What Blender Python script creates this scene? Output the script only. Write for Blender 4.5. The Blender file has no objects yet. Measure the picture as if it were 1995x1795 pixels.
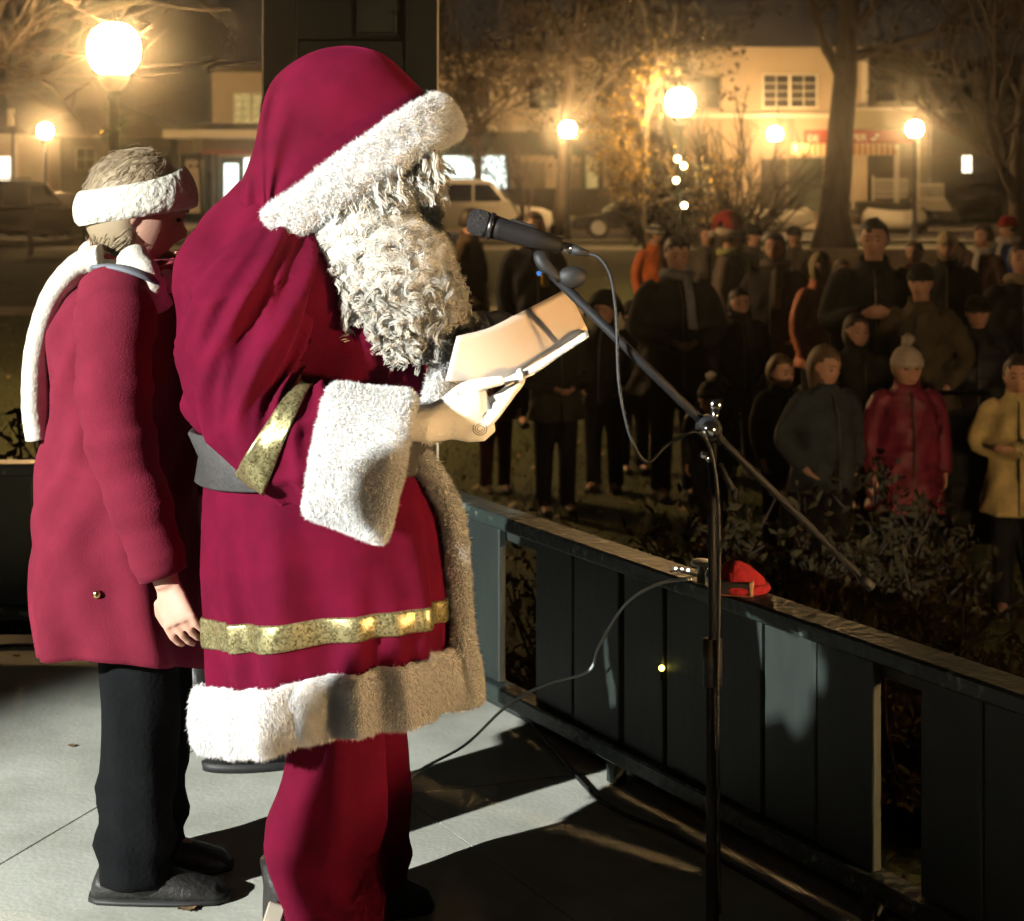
import bpy, bmesh, math, random
import numpy as np
from mathutils import Vector, Matrix, Euler

random.seed(7)
RNG = np.random.default_rng(7)
SC = bpy.context.scene
COL = SC.collection
PI = math.pi
rad = math.radians

# ------------------------------------------------------------------ camera, sky, light, exposure
FOC = 3500.0           # focal length in photograph pixels (photograph 1995 x 1795)
CX, HY = 997.5, 320.0  # image centre column, horizon row
HC = 1.58              # camera height above the bandstand floor (floor is z = 0)
GZ = -0.75             # lawn level

cam_d = bpy.data.cameras.new('camera')
cam = bpy.data.objects.new('camera', cam_d)
COL.objects.link(cam)
cam.location = (0, 0, HC)
cam.rotation_euler = (rad(90), 0, 0)
cam_d.sensor_width = 36
cam_d.lens = 36 * FOC / 1995
cam_d.shift_y = -(897.5 - HY) / 1995
cam_d.clip_start = 0.05
cam_d.clip_end = 900
SC.camera = cam
cam_d.dof.use_dof = True
cam_d.dof.focus_distance = 3.6
cam_d.dof.aperture_fstop = 6.7

w = bpy.data.worlds.new('World')
SC.world = w
w.use_nodes = True
nt = w.node_tree
nt.nodes.clear()
sky = nt.nodes.new('ShaderNodeTexSky')
sky.sky_type = 'NISHITA'
sky.sun_disc = False
sky.sun_elevation = rad(-6)
sky.sun_rotation = rad(200)
bg1 = nt.nodes.new('ShaderNodeBackground')
nt.links.new(sky.outputs[0], bg1.inputs[0])
bg1.inputs[1].default_value = 0.05
bg2 = nt.nodes.new('ShaderNodeBackground')          # town glow on low cloud
bg2.inputs[0].default_value = (0.050, 0.040, 0.030, 1)
bg2.inputs[1].default_value = 0.28
ad = nt.nodes.new('ShaderNodeAddShader')
wo = nt.nodes.new('ShaderNodeOutputWorld')
nt.links.new(bg1.outputs[0], ad.inputs[0])
nt.links.new(bg2.outputs[0], ad.inputs[1])
nt.links.new(ad.outputs[0], wo.inputs[0])

KEY_POS = Vector((-6.96, -1.79, 3.5))     # assumed key light, unseen, on an added pole behind the bandstand
KEY_AIM = Vector((-0.56, 3.56, 0.62))
KEY_W = 10800
STREET_L = 480.0                         # radiance of a street lamp globe
HAZE_D = 0.0016                          # density of the haze added for lamp bloom
WARM = (1.0, 0.60, 0.24)

SC.view_settings.view_transform = 'Standard'
SC.view_settings.look = 'None'
SC.view_settings.exposure = 0.0
SC.view_settings.gamma = 1.0
SC.cycles.use_denoising = True
SC.cycles.use_light_tree = False
SC.cycles.max_bounces = 3
SC.cycles.diffuse_bounces = 2
SC.cycles.glossy_bounces = 2
SC.cycles.transmission_bounces = 3
SC.cycles.volume_bounces = 0
SC.cycles.transparent_max_bounces = 6
SC.cycles.sample_clamp_indirect = 4.0
SC.cycles.sample_clamp_direct = 0.0
SC.cycles.use_adaptive_sampling = True
SC.cycles.adaptive_threshold = 0.06
SC.cycles.adaptive_min_samples = 16
SC.cycles.caustics_reflective = False
SC.cycles.caustics_refractive = False

# ------------------------------------------------------------------ helpers
def P(x, y, Y):
    """pixel of the photograph at distance Y -> point in the place"""
    return np.array([(x - CX) * Y / FOC, Y, HC - (y - HY) * Y / FOC])

def PX(x, Y):
    return (x - CX) * Y / FOC

def floorY(y, z=0.0):
    return (HC - z) * FOC / (y - HY)

class Geo:
    def __init__(self):
        self.v = []; self.f = []; self.n = 0
    def add(self, V, F):
        V = np.asarray(V, float)
        o = self.n
        self.v.append(V)
        self.f.extend([tuple(int(i) + o for i in f) for f in F])
        self.n += len(V)
        return self
    def box(self, c, s, rot=None):
        hx, hy, hz = s[0] / 2, s[1] / 2, s[2] / 2
        V = np.array([(-hx, -hy, -hz), (hx, -hy, -hz), (hx, hy, -hz), (-hx, hy, -hz),
                      (-hx, -hy, hz), (hx, -hy, hz), (hx, hy, hz), (-hx, hy, hz)])
        if rot is not None:
            V = V @ np.array(Euler(rot).to_matrix()).T
        return self.add(V + np.asarray(c, float), [(0, 3, 2, 1), (4, 5, 6, 7), (0, 1, 5, 4), (1, 2, 6, 5), (2, 3, 7, 6), (3, 0, 4, 7)])
    def span(self, a, b):
        a = np.asarray(a, float); b = np.asarray(b, float)
        return self.box((a + b) / 2, np.abs(b - a))
    def loft(self, rings, cap=True, closed=True):
        rings = [np.asarray(r, float) for r in rings]
        n = len(rings[0]); V = np.concatenate(rings); F = []
        for k in range(len(rings) - 1):
            for i in range(n if closed else n - 1):
                j = (i + 1) % n
                F.append((k * n + i, k * n + j, (k + 1) * n + j, (k + 1) * n + i))
        if cap:
            F.append(tuple(range(n))[::-1])
            F.append(tuple((len(rings) - 1) * n + i for i in range(n)))
        return self.add(V, F)
    def tube(self, pts, r, n=8, cap=True, flat=1.0):
        pts = [np.asarray(p, float) for p in pts]
        m = len(pts)
        r = [r] * m if np.isscalar(r) else list(r)
        rings = []
        t0 = pts[1] - pts[0]; t0 = t0 / (np.linalg.norm(t0) + 1e-9)
        ref = np.array([0, 0, 1.0]) if abs(t0[2]) < 0.9 else np.array([0, 1.0, 0])
        u = np.cross(t0, ref); u /= np.linalg.norm(u)
        for k in range(m):
            t = pts[min(k + 1, m - 1)] - pts[max(k - 1, 0)]
            t = t / (np.linalg.norm(t) + 1e-9)
            u = u - t * np.dot(u, t); u /= (np.linalg.norm(u) + 1e-9)
            v = np.cross(t, u)
            a = np.arange(n) * 2 * PI / n
            rings.append(pts[k] + r[k] * (np.cos(a)[:, None] * u + flat * np.sin(a)[:, None] * v))
        return self.loft(rings, cap)
    def ellipsoid(self, c, r, nu=14, nv=9, R=None):
        V = []; F = []
        for j in range(nv + 1):
            ph = PI * j / nv
            for i in range(nu):
                th = 2 * PI * i / nu
                V.append((r[0] * math.sin(ph) * math.cos(th), r[1] * math.sin(ph) * math.sin(th), r[2] * math.cos(ph)))
        for j in range(nv):
            for i in range(nu):
                k = (i + 1) % nu
                F.append((j * nu + i, (j + 1) * nu + i, (j + 1) * nu + k, j * nu + k))
        V = np.array(V)
        if R is not None:
            V = V @ np.array(R).T
        return self.add(V + np.asarray(c, float), F)
    def arrays(self):
        return np.concatenate(self.v), self.f
    def mesh(self, name='mesh', smooth=True):
        me = bpy.data.meshes.new(name)
        V = np.concatenate(self.v)
        me.from_pydata(V.tolist(), [], self.f)
        me.validate()
        if smooth:
            me.polygons.foreach_set('use_smooth', [True] * len(me.polygons))
        me.update()
        return me
    def build(self, name, mat, parent=None, smooth=True, bevel=0, merge=False, **kw):
        me = self.mesh(name, smooth)
        if bevel or merge:
            bm = bmesh.new(); bm.from_mesh(me)
            if merge:
                bmesh.ops.remove_doubles(bm, verts=bm.verts, dist=1e-5)
            bmesh.ops.recalc_face_normals(bm, faces=bm.faces)
            if bevel:
                ed = [e for e in bm.edges if len(e.link_faces) == 2 and e.calc_face_angle(0) > 0.6]
                bmesh.ops.bevel(bm, geom=ed, offset=bevel, segments=1, affect='EDGES', clamp_overlap=True)
            bm.to_mesh(me); bm.free()
        return link(name, me, mat, parent, **kw)

def link(name, me, mat, parent=None, **kw):
    o = bpy.data.objects.new(name, me)
    COL.objects.link(o)
    if mat is not None and me is not None and len(me.materials) == 0:
        me.materials.append(mat)
    if parent is not None:
        o.parent = parent
    tag(o, **kw)
    return o

def tag(o, label=None, category=None, group=None, kind=None):
    if label: o['label'] = label
    if category: o['category'] = category
    if group: o['group'] = group
    if kind: o['kind'] = kind
    return o

def thing(name, label, category, group=None, loc=(0, 0, 0)):
    o = bpy.data.objects.new(name, None)
    COL.objects.link(o)
    o.empty_display_size = 0.1
    o.location = loc
    return tag(o, label, category, group)

def copy_tree(o, parent=None):
    c = o.copy(); COL.objects.link(c); c.parent = parent
    for ch in list(o.children):
        copy_tree(ch, c)
    return c

def fast_mesh(name, V, F, smooth=False):
    """V (n,3), F (m,k) arrays"""
    V = np.asarray(V, np.float32); F = np.asarray(F, np.int32)
    me = bpy.data.meshes.new(name)
    k = F.shape[1]; m = len(F)
    me.vertices.add(len(V)); me.vertices.foreach_set('co', V.ravel())
    me.loops.add(m * k); me.loops.foreach_set('vertex_index', F.ravel())
    me.polygons.add(m)
    me.polygons.foreach_set('loop_start', np.arange(m, dtype=np.int32) * k)
    me.polygons.foreach_set('loop_total', np.full(m, k, np.int32))
    me.polygons.foreach_set('use_smooth', np.full(m, smooth))
    me.update(calc_edges=True)
    return me

def remesh(geo, voxel, smooth=4, name='body'):
    """fuse overlapping closed shapes into one continuous surface"""
    me = geo.mesh(name)
    o = bpy.data.objects.new('tmp', me)
    COL.objects.link(o)
    m = o.modifiers.new('r', 'REMESH'); m.mode = 'VOXEL'; m.voxel_size = voxel; m.use_smooth_shade = True
    if smooth:
        s = o.modifiers.new('s', 'SMOOTH'); s.factor = 0.5; s.iterations = smooth
    dg = bpy.context.evaluated_depsgraph_get()
    out = bpy.data.meshes.new_from_object(o.evaluated_get(dg))
    bpy.data.objects.remove(o)
    out.name = name
    out.materials.clear()
    out.polygons.foreach_set('use_smooth', [True] * len(out.polygons))
    return out

def mesh_arrays(me):
    V = np.empty(len(me.vertices) * 3); me.vertices.foreach_get('co', V)
    me.calc_loop_triangles()
    T = np.empty(len(me.loop_triangles) * 3, np.int64); me.loop_triangles.foreach_get('vertices', T)
    return V.reshape(-1, 3), T.reshape(-1, 3)

def blades(V, T, n, length, width, droop=0.3, spread=0.5, rng=RNG, comb=None, segs=2):
    """short fur strands rooted on triangles (V,T): returns verts, tri faces"""
    a, b, c = V[T[:, 0]], V[T[:, 1]], V[T[:, 2]]
    N = np.cross(b - a, c - a); A = np.linalg.norm(N, axis=1)
    ok = A > 1e-12
    a, b, c, N, A = a[ok], b[ok], c[ok], N[ok], A[ok]
    N = N / A[:, None]
    k = rng.choice(len(A), n, p=A / A.sum())
    u = rng.random(n); v = rng.random(n); m = u + v > 1
    u[m] = 1 - u[m]; v[m] = 1 - v[m]
    p = a[k] + u[:, None] * (b[k] - a[k]) + v[:, None] * (c[k] - a[k])
    nn = N[k]
    d = nn + spread * rng.normal(size=(n, 3)) + np.array([0, 0, -droop])
    if comb is not None:
        d = d + comb
    d /= np.linalg.norm(d, axis=1)[:, None]
    L = length * (0.55 + 0.9 * rng.random(n))
    side = np.cross(d, rng.normal(size=(n, 3))); side /= np.linalg.norm(side, axis=1)[:, None]
    w2 = width * (0.6 + 0.8 * rng.random(n))
    base = p - nn * 0.002
    mid = base + d * (L * 0.55)[:, None]
    tip = base + d * L[:, None] + np.array([0, 0, -1]) * (L * droop * 0.5)[:, None] + rng.normal(size=(n, 3)) * (L * 0.18)[:, None]
    Vv = np.stack([base - side * w2[:, None], base + side * w2[:, None], mid + side * w2[:, None] * 0.8, mid - side * w2[:, None] * 0.8, tip], 1).reshape(-1, 3)
    i = np.arange(n) * 5
    F = np.concatenate([np.stack([i, i + 1, i + 2], 1), np.stack([i, i + 2, i + 3], 1), np.stack([i + 3, i + 2, i + 4], 1)])
    return Vv, F

def lerp_table(tab, s):
    tab = np.array(tab, float)
    return [np.interp(s, tab[:, 0], tab[:, i]) for i in range(1, tab.shape[1])]

def smooth_path(pts, n=40):
    """Catmull-Rom through points"""
    p = np.array(pts, float)
    p = np.vstack([2 * p[0] - p[1], p, 2 * p[-1] - p[-2]])
    out = []
    m = len(p) - 3
    for t in np.linspace(0, m - 1e-6, n):
        i = int(t); f = t - i
        a, b, c, d = p[i], p[i + 1], p[i + 2], p[i + 3]
        out.append(0.5 * ((2 * b) + (c - a) * f + (2 * a - 5 * b + 4 * c - d) * f * f + (3 * b - a - 3 * c + d) * f ** 3))
    return np.array(out)

def vnoise(p, seed=0, f=1.0):
    """cheap smooth 3-D value noise for shape wobble"""
    q = np.asarray(p) * f
    s = np.zeros(len(q))
    r = np.random.default_rng(seed)
    for k in range(6):
        d = r.normal(size=3); d /= np.linalg.norm(d)
        s += np.sin(q @ d * (1 + 0.45 * k) * 2.2 + r.random() * 6.28) / (1 + 0.3 * k)
    return s / 3.0

# ------------------------------------------------------------------ materials
MATS = {}
def M(name, col, rough=0.7, metal=0.0, noise=0.0, nscale=8.0, col2=None, bump=0.0, bscale=40.0, sheen=0.0, sheen_col=None,
      spec=0.5, coat=0.0, emit=None, estr=0.0, trans=0.0, stretch=None, detail=4.0, alpha=None, sss=0.0, ramp=(0.32, 0.68)):
    if name in MATS:
        return MATS[name]
    m = bpy.data.materials.new(name); m.use_nodes = True
    t = m.node_tree; b = t.nodes['Principled BSDF']
    b.inputs['Roughness'].default_value = rough
    b.inputs['Metallic'].default_value = metal
    b.inputs['Specular IOR Level'].default_value = spec
    b.inputs['Base Color'].default_value = (*col, 1)
    if coat: b.inputs['Coat Weight'].default_value = coat
    if trans: b.inputs['Transmission Weight'].default_value = trans
    if sheen:
        b.inputs['Sheen Weight'].default_value = sheen
        b.inputs['Sheen Roughness'].default_value = 0.4
        b.inputs['Sheen Tint'].default_value = (*(sheen_col or col), 1)
    if sss:
        b.inputs['Subsurface Weight'].default_value = sss
        b.inputs['Subsurface Scale'].default_value = 0.02
        b.inputs['Subsurface Radius'].default_value = (1, 0.5, 0.3)
    if emit:
        b.inputs['Emission Color'].default_value = (*emit, 1)
        b.inputs['Emission Strength'].default_value = estr
    if noise or bump:
        tc = t.nodes.new('ShaderNodeTexCoord')
        mp = t.nodes.new('ShaderNodeMapping')
        if stretch: mp.inputs['Scale'].default_value = stretch
        t.links.new(tc.outputs['Object'], mp.inputs[0])
    if noise:
        nz = t.nodes.new('ShaderNodeTexNoise')
        nz.inputs['Scale'].default_value = nscale; nz.inputs['Detail'].default_value = detail; nz.inputs['Roughness'].default_value = 0.62
        t.links.new(mp.outputs[0], nz.inputs['Vector'])
        cr = t.nodes.new('ShaderNodeValToRGB')
        cr.color_ramp.elements[0].position = ramp[0]; cr.color_ramp.elements[1].position = ramp[1]
        c2 = col2 or tuple(c * (1 - noise) for c in col)
        cr.color_ramp.elements[0].color = (*c2, 1); cr.color_ramp.elements[1].color = (*col, 1)
        t.links.new(nz.outputs['Fac'], cr.inputs[0])
        t.links.new(cr.outputs[0], b.inputs['Base Color'])
    if bump:
        nb = t.nodes.new('ShaderNodeTexNoise'); nb.inputs['Scale'].default_value = bscale; nb.inputs['Detail'].default_value = 5
        t.links.new(mp.outputs[0], nb.inputs['Vector'])
        bp = t.nodes.new('ShaderNodeBump'); bp.inputs['Strength'].default_value = bump; bp.inputs['Distance'].default_value = 0.02
        t.links.new(nb.outputs['Fac'], bp.inputs['Height'])
        t.links.new(bp.outputs[0], b.inputs['Normal'])
    MATS[name] = m
    return m

def emitter(name, col, strength):
    if name in MATS: return MATS[name]
    m = bpy.data.materials.new(name); m.use_nodes = True
    t = m.node_tree; t.nodes.clear()
    e = t.nodes.new('ShaderNodeEmission'); e.inputs[0].default_value = (*col, 1); e.inputs[1].default_value = strength
    o = t.nodes.new('ShaderNodeOutputMaterial'); t.links.new(e.outputs[0], o.inputs[0])
    if strength < 20: m.cycles.emission_sampling = 'NONE'
    MATS[name] = m
    return m

def fur_mat(name, col, tr_=0.35):
    """diffuse and translucent strands"""
    if name in MATS: return MATS[name]
    m = bpy.data.materials.new(name); m.use_nodes = True
    t = m.node_tree; t.nodes.clear()
    d = t.nodes.new('ShaderNodeBsdfDiffuse'); d.inputs[0].default_value = (*col, 1)
    tr = t.nodes.new('ShaderNodeBsdfTranslucent'); tr.inputs[0].default_value = (*col, 1)
    mx = t.nodes.new('ShaderNodeMixShader'); mx.inputs[0].default_value = tr_
    o = t.nodes.new('ShaderNodeOutputMaterial')
    t.links.new(d.outputs[0], mx.inputs[1]); t.links.new(tr.outputs[0], mx.inputs[2]); t.links.new(mx.outputs[0], o.inputs[0])
    MATS[name] = m
    return m

VELVET = M('crimson velvet', (0.115, 0.0022, 0.019), rough=0.88, noise=0.35, nscale=9, sheen=0.22, sheen_col=(0.55, 0.02, 0.12), spec=0.1, bump=0.10, bscale=260)
FUR = fur_mat('white fur', (0.93, 0.92, 0.90))
BEARD = fur_mat('white curls', (0.96, 0.92, 0.84), 0.5)
SKIN = M('skin', (0.52, 0.29, 0.21), rough=0.55, noise=0.15, nscale=20)
GLOVE = M('white glove cotton', (0.82, 0.80, 0.74), rough=0.9, bump=0.2, bscale=160)
BLACK_LEATHER = M('black leather', (0.02, 0.019, 0.018), rough=0.42, bump=0.35, bscale=45)
BLACK_METAL = M('black metal', (0.012, 0.012, 0.013), rough=0.6, spec=0.2)
CHROME = M('chrome', (0.75, 0.75, 0.75), rough=0.12, metal=1.0)
RUBBER = M('black rubber', (0.012, 0.012, 0.012), rough=0.6)
GREEN = M('dark green paint', (0.017, 0.024, 0.021), rough=0.55, noise=0.35, nscale=5, bump=0.12, bscale=30, stretch=(1, 1, 0.3))
GREEN_WORN = M('worn green paint', (0.15, 0.165, 0.15), rough=0.45, noise=1, nscale=16, col2=(0.018, 0.027, 0.024), ramp=(0.60, 0.66), detail=8, bump=0.3, bscale=40)
DARKWOOD = M('dark column paint', (0.010, 0.013, 0.011), rough=0.5, noise=0.3, nscale=4)
BARK = M('grey bark', (0.10, 0.075, 0.055), rough=0.95, noise=0.55, nscale=7, bump=0.8, bscale=14, stretch=(1, 1, 0.25))
TWIG = M('twig bark', (0.075, 0.055, 0.04), rough=0.95, noise=0.3, nscale=5)
# ------------------------------------------------------------------ ground, road, paths
def sheet(name, x0, x1, y0, y1, z, mat, nx=1, ny=1, **kw):
    g = Geo()
    g.add([(x0, y0, z), (x1, y0, z), (x1, y1, z), (x0, y1, z)], [(0, 1, 2, 3)])
    return g.build(name, mat, smooth=False, kind='structure', **kw)

def grass_mat():
    m = M('lawn', (0.072, 0.088, 0.026), rough=0.95, noise=1, nscale=0.9, col2=(0.045, 0.05, 0.018), bump=0.8, bscale=30, detail=9)
    return m
GRASS = grass_mat()
ASPHALT = M('asphalt', (0.055, 0.052, 0.05), rough=0.8, noise=0.4, nscale=3, bump=0.4, bscale=60)
PATHM = M('path concrete', (0.33, 0.28, 0.22), rough=0.9, noise=0.3, nscale=2.5, bump=0.3, bscale=30)
CURB = M('kerb concrete', (0.40, 0.37, 0.32), rough=0.85, noise=0.25, nscale=5)
sheet('ground', -300, 300, -60, 500, GZ, GRASS)
sheet('road', -120, 120, 52.6, 62.0, GZ + 0.004, ASPHALT)
sheet('footpath', -120, 120, 48.6, 50.6, GZ + 0.004, PATHM)
sheet('footpath', -60, 60, 27.6, 29.2, GZ + 0.008, PATHM)
g = Geo(); g.span((-120, 62.0, GZ - 0.1), (120, 66.8, GZ + 0.13))
g.build('pavement', PATHM, smooth=False, kind='structure', bevel=0.02)
g = Geo(); g.span((-120, 52.3, GZ - 0.1), (120, 52.6, GZ + 0.12))
g.build('kerb', CURB, smooth=False, kind='structure', bevel=0.02)
for k in range(16):                       # parking bay lines
    g = Geo(); x = -30 + k * 4.2
    g.add([(x, 52.8, GZ + 0.009), (x + 0.1, 52.8, GZ + 0.009), (x + 0.1, 55.0, GZ + 0.009), (x, 55.0, GZ + 0.009)], [(0, 1, 2, 3)])
    o = g.build('bay_line', M('road paint', (0.6, 0.58, 0.52), rough=0.7), smooth=False, parent=bpy.data.objects['road'])

# ------------------------------------------------------------------ bandstand: hexagonal concrete floor with low board rails
C0 = np.array([-0.52, 5.95])
SIDE = 4.2
APO = SIDE * 0.8660254
CEN = np.array([C0[0] - SIDE / 2, C0[1] - APO])
HEX = [CEN + SIDE * np.array([math.cos(rad(60 - 60 * k)), math.sin(rad(60 - 60 * k))]) for k in range(6)]   # C0, C1 ...
dR = np.array([0.5, -0.8660254])

def clip(poly, p, d, left):
    out = []
    nrm = np.array([-d[1], d[0]]) * (1 if left else -1)
    s = [np.dot(q - p, nrm) for q in poly]
    for i in range(len(poly)):
        j = (i + 1) % len(poly)
        if s[i] >= 0: out.append(poly[i])
        if s[i] * s[j] < 0:
            out.append(poly[i] + (poly[j] - poly[i]) * s[i] / (s[i] - s[j]))
    return out

hexo = [CEN + (v - CEN) * (1 + 0.10 / SIDE) for v in HEX][::-1]
g = Geo()
n = len(hexo)
g.add([(v[0], v[1], GZ) for v in hexo] + [(v[0], v[1], -0.005) for v in hexo],
      [tuple(range(n))[::-1], tuple(range(n, 2 * n))] + [(i, (i + 1) % n, n + (i + 1) % n, n + i) for i in range(n)])
CONC_D = M('joint dirt', (0.05, 0.048, 0.04), rough=0.95)
CONC = M('floor concrete', (0.47, 0.48, 0.42), rough=0.75, noise=1, nscale=3.4, col2=(0.29, 0.29, 0.245), ramp=(0.25, 0.62), bump=0.09, bscale=70, detail=9)
floor = g.build('floor', CONC_D, smooth=False, kind='structure')

def fp(x, y):
    Y = floorY(y); return np.array([PX(x, Y), Y])
J = {1: (fp(0, 1684), fp(415, 1440)), 2: (fp(800, 1563), fp(966, 1683)), 3: (fp(1082, 1514), fp(1176, 1503))}
def spl(polys, ln):
    p, q = ln; d = (q - p) / np.linalg.norm(q - p)
    out = []
    for po in polys:
        for s in (True, False):
            c = clip(po, p, d, s)
            if len(c) > 2: out.append(c)
    return out
p2, q2 = J[2]; d2 = (q2 - p2) / np.linalg.norm(q2 - p2)
right = clip(hexo, p2, d2, True); left = clip(hexo, p2, d2, False)
rights = spl([right], J[3])
rights = spl(rights, (J[3][0] - dR * 1.9, J[3][1] - dR * 1.9))
rights = spl(rights, (J[3][0] + dR * 1.9, J[3][1] + dR * 1.9))
lefts = spl([left], J[1])
p1, q1 = J[1]; d1 = (q1 - p1) / np.linalg.norm(q1 - p1); n1 = np.array([-d1[1], d1[0]])
lefts = spl(lefts, (p1 + n1 * 1.6, q1 + n1 * 1.6))
lefts = spl(lefts, (fp(60, 1900) + 0, fp(60, 1900) + n1))
for po in rights + lefts:
    c = np.mean(po, axis=0)
    po2 = [v + (c - v) / np.linalg.norm(c - v) * 0.0045 for v in po]
    n = len(po2)
    z = 0.0
    g = Geo()
    g.add([(v[0], v[1], -0.06) for v in po2] + [(v[0], v[1], z) for v in po2],
          [tuple(range(n))[::-1], tuple(range(n, 2 * n))] + [(i, (i + 1) % n, n + (i + 1) % n, n + i) for i in range(n)])
    g.build('slab', CONC, parent=floor, smooth=False)

def rail_t(x):
    k = (x - CX) / FOC
    return (-C0[0] + C0[1] * k) / (0.5 + 0.8660254 * k)

def rail_box(o, d, t0, t1, z0, z1, off0, off1, g=None):
    """box along direction d from o between t0,t1; offsets outwards off0..off1"""
    nrm = np.array([d[1], -d[0]])
    if np.dot(nrm, CEN - o) > 0: nrm = -nrm      # outward
    pts = []
    for z in (z0, z1):
        for t, f in ((t0, off0), (t1, off0), (t1, off1), (t0, off1)):
            q = o + d * t + nrm * f
            pts.append((q[0], q[1], z))
    g = g or Geo()
    g.add(pts, [(0, 3, 2, 1), (4, 5, 6, 7), (0, 1, 5, 4), (1, 2, 6, 5), (2, 3, 7, 6), (3, 0, 4, 7)])
    return g

def fix(g, name, mat, parent, bevel=0.004):
    return g.build(name, mat, parent=parent, smooth=False, bevel=bevel, merge=True)

# right rail (board panel running towards the camera)
rr = thing('bandstand_rail', 'low dark green board rail running to the lower right in front of the crowd', 'railing', loc=(0, 0, 0))
TEND = SIDE - 0.25
fix(rail_box(C0, dR, 0.26, TEND, 0.552, 0.592, -0.035, 0.060), 'top_rail', GREEN_WORN, rr, 0.006)
fix(rail_box(C0, dR, 0.26, TEND, 0.505, 0.551, 0.0255, 0.05), 'upper_batten', GREEN, rr)
fix(rail_box(C0, dR, 0.26, TEND, 0.060, 0.104, -0.03, 0.035), 'bottom_rail', GREEN_WORN, rr, 0.005)
edges = [(790, 884), (890, 973), None, (1043, 1113), (1119, 1206), (1215, 1291), (1299, 1388), (1394, 1484), (1489, 1588), (1593, 1703), None, (1793, 1912), (1918, 2035), (2041, 2160)]
for e in edges:
    if e is None: continue
    t0, t1 = rail_t(e[0]), rail_t(e[1])
    j = random.uniform(-0.003, 0.003)
    fix(rail_box(C0, dR, t0, t1, 0.104, 0.5515, j, 0.024 + j), 'board', GREEN, rr, 0.003)
t = rail_t(2170)
while t < TEND - 0.16:
    fix(rail_box(C0, dR, t, t + 0.15, 0.104, 0.5515, 0, 0.024), 'board', GREEN, rr, 0.003); t += 0.157
for x in (1200, 1700, 2400):
    t = rail_t(x)
    fix(rail_box(C0, dR, t - 0.02, t + 0.02, 0.0, 0.060, -0.018, 0.022), 'foot_block', GREEN, rr)

fix(rail_box(C0, dR, 0.26, TEND, 0.0, 0.072, 0.050, 0.066), 'light_stop_board', GREEN, rr)  # added board that stops lamp light coming in under the bottom rail
# left (far) rail
dL = np.array([-1.0, 0.0])
lr = thing('bandstand_rail', 'low dark green board rail crossing behind the person in the red coat', 'railing')
fix(rail_box(C0, dL, 0.26, SIDE - 0.25, 0.552, 0.592, -0.035, 0.060), 'top_rail', GREEN_WORN, lr, 0.006)
fix(rail_box(C0, dL, 0.26, SIDE - 0.25, 0.075, 0.118, -0.03, 0.035), 'bottom_rail', GREEN_WORN, lr, 0.005)
t = 0.27
while t < 2.6:
    fix(rail_box(C0, dL, t, t + 0.150, 0.118, 0.5515, 0, 0.024), 'board', GREEN, lr, 0.003); t += 0.160
for t in (0.6, 1.62, 2.6, 3.6):
    fix(rail_box(C0, dL, t - 0.05, t + 0.05, 0.0, 0.075, -0.02, 0.024), 'foot_block', GREEN, lr)

# corner column: broad boxed column with raised stiles and a sunk panel
cl = thing('bandstand_column', 'broad dark boxed bandstand column behind the hooded head', 'column', loc=(C0[0], C0[1], 0))
def colpart(name, sx, sy, z0, z1, ox=0, oy=0, mat=DARKWOOD, bevel=0.006, par=None):
    g = Geo(); g.span((ox - sx / 2, oy - sy / 2, z0), (ox + sx / 2, oy + sy / 2, z1))
    o = g.build(name, mat, parent=par or cl, smooth=False, bevel=bevel)
    return o
colpart('core', 0.50, 0.30, 0.0, 3.4)
for ox in (-0.2265, 0.2265):
    colpart('stile', 0.11, 0.030, 0.10, 3.3, ox, -0.163)
for z in (0.62, 1.86, 2.62, 3.2):
    colpart('rail', 0.34, 0.028, z, z + 0.12, 0, -0.163)
colpart('plinth', 0.60, 0.40, 0.0, 0.10)
colpart('applied_panel', 0.135, 0.02, 2.0, 2.52, 0.08, -0.16, GREEN)
for sx in (-1, 1):   # edge highlights put in as pale strips
    colpart('highlight_strip', 0.008, 0.010, 0.10, 3.3, sx * 0.2805, -0.170, M('pale highlight', (0.42, 0.38, 0.28), rough=0.6), 0.002)
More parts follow.
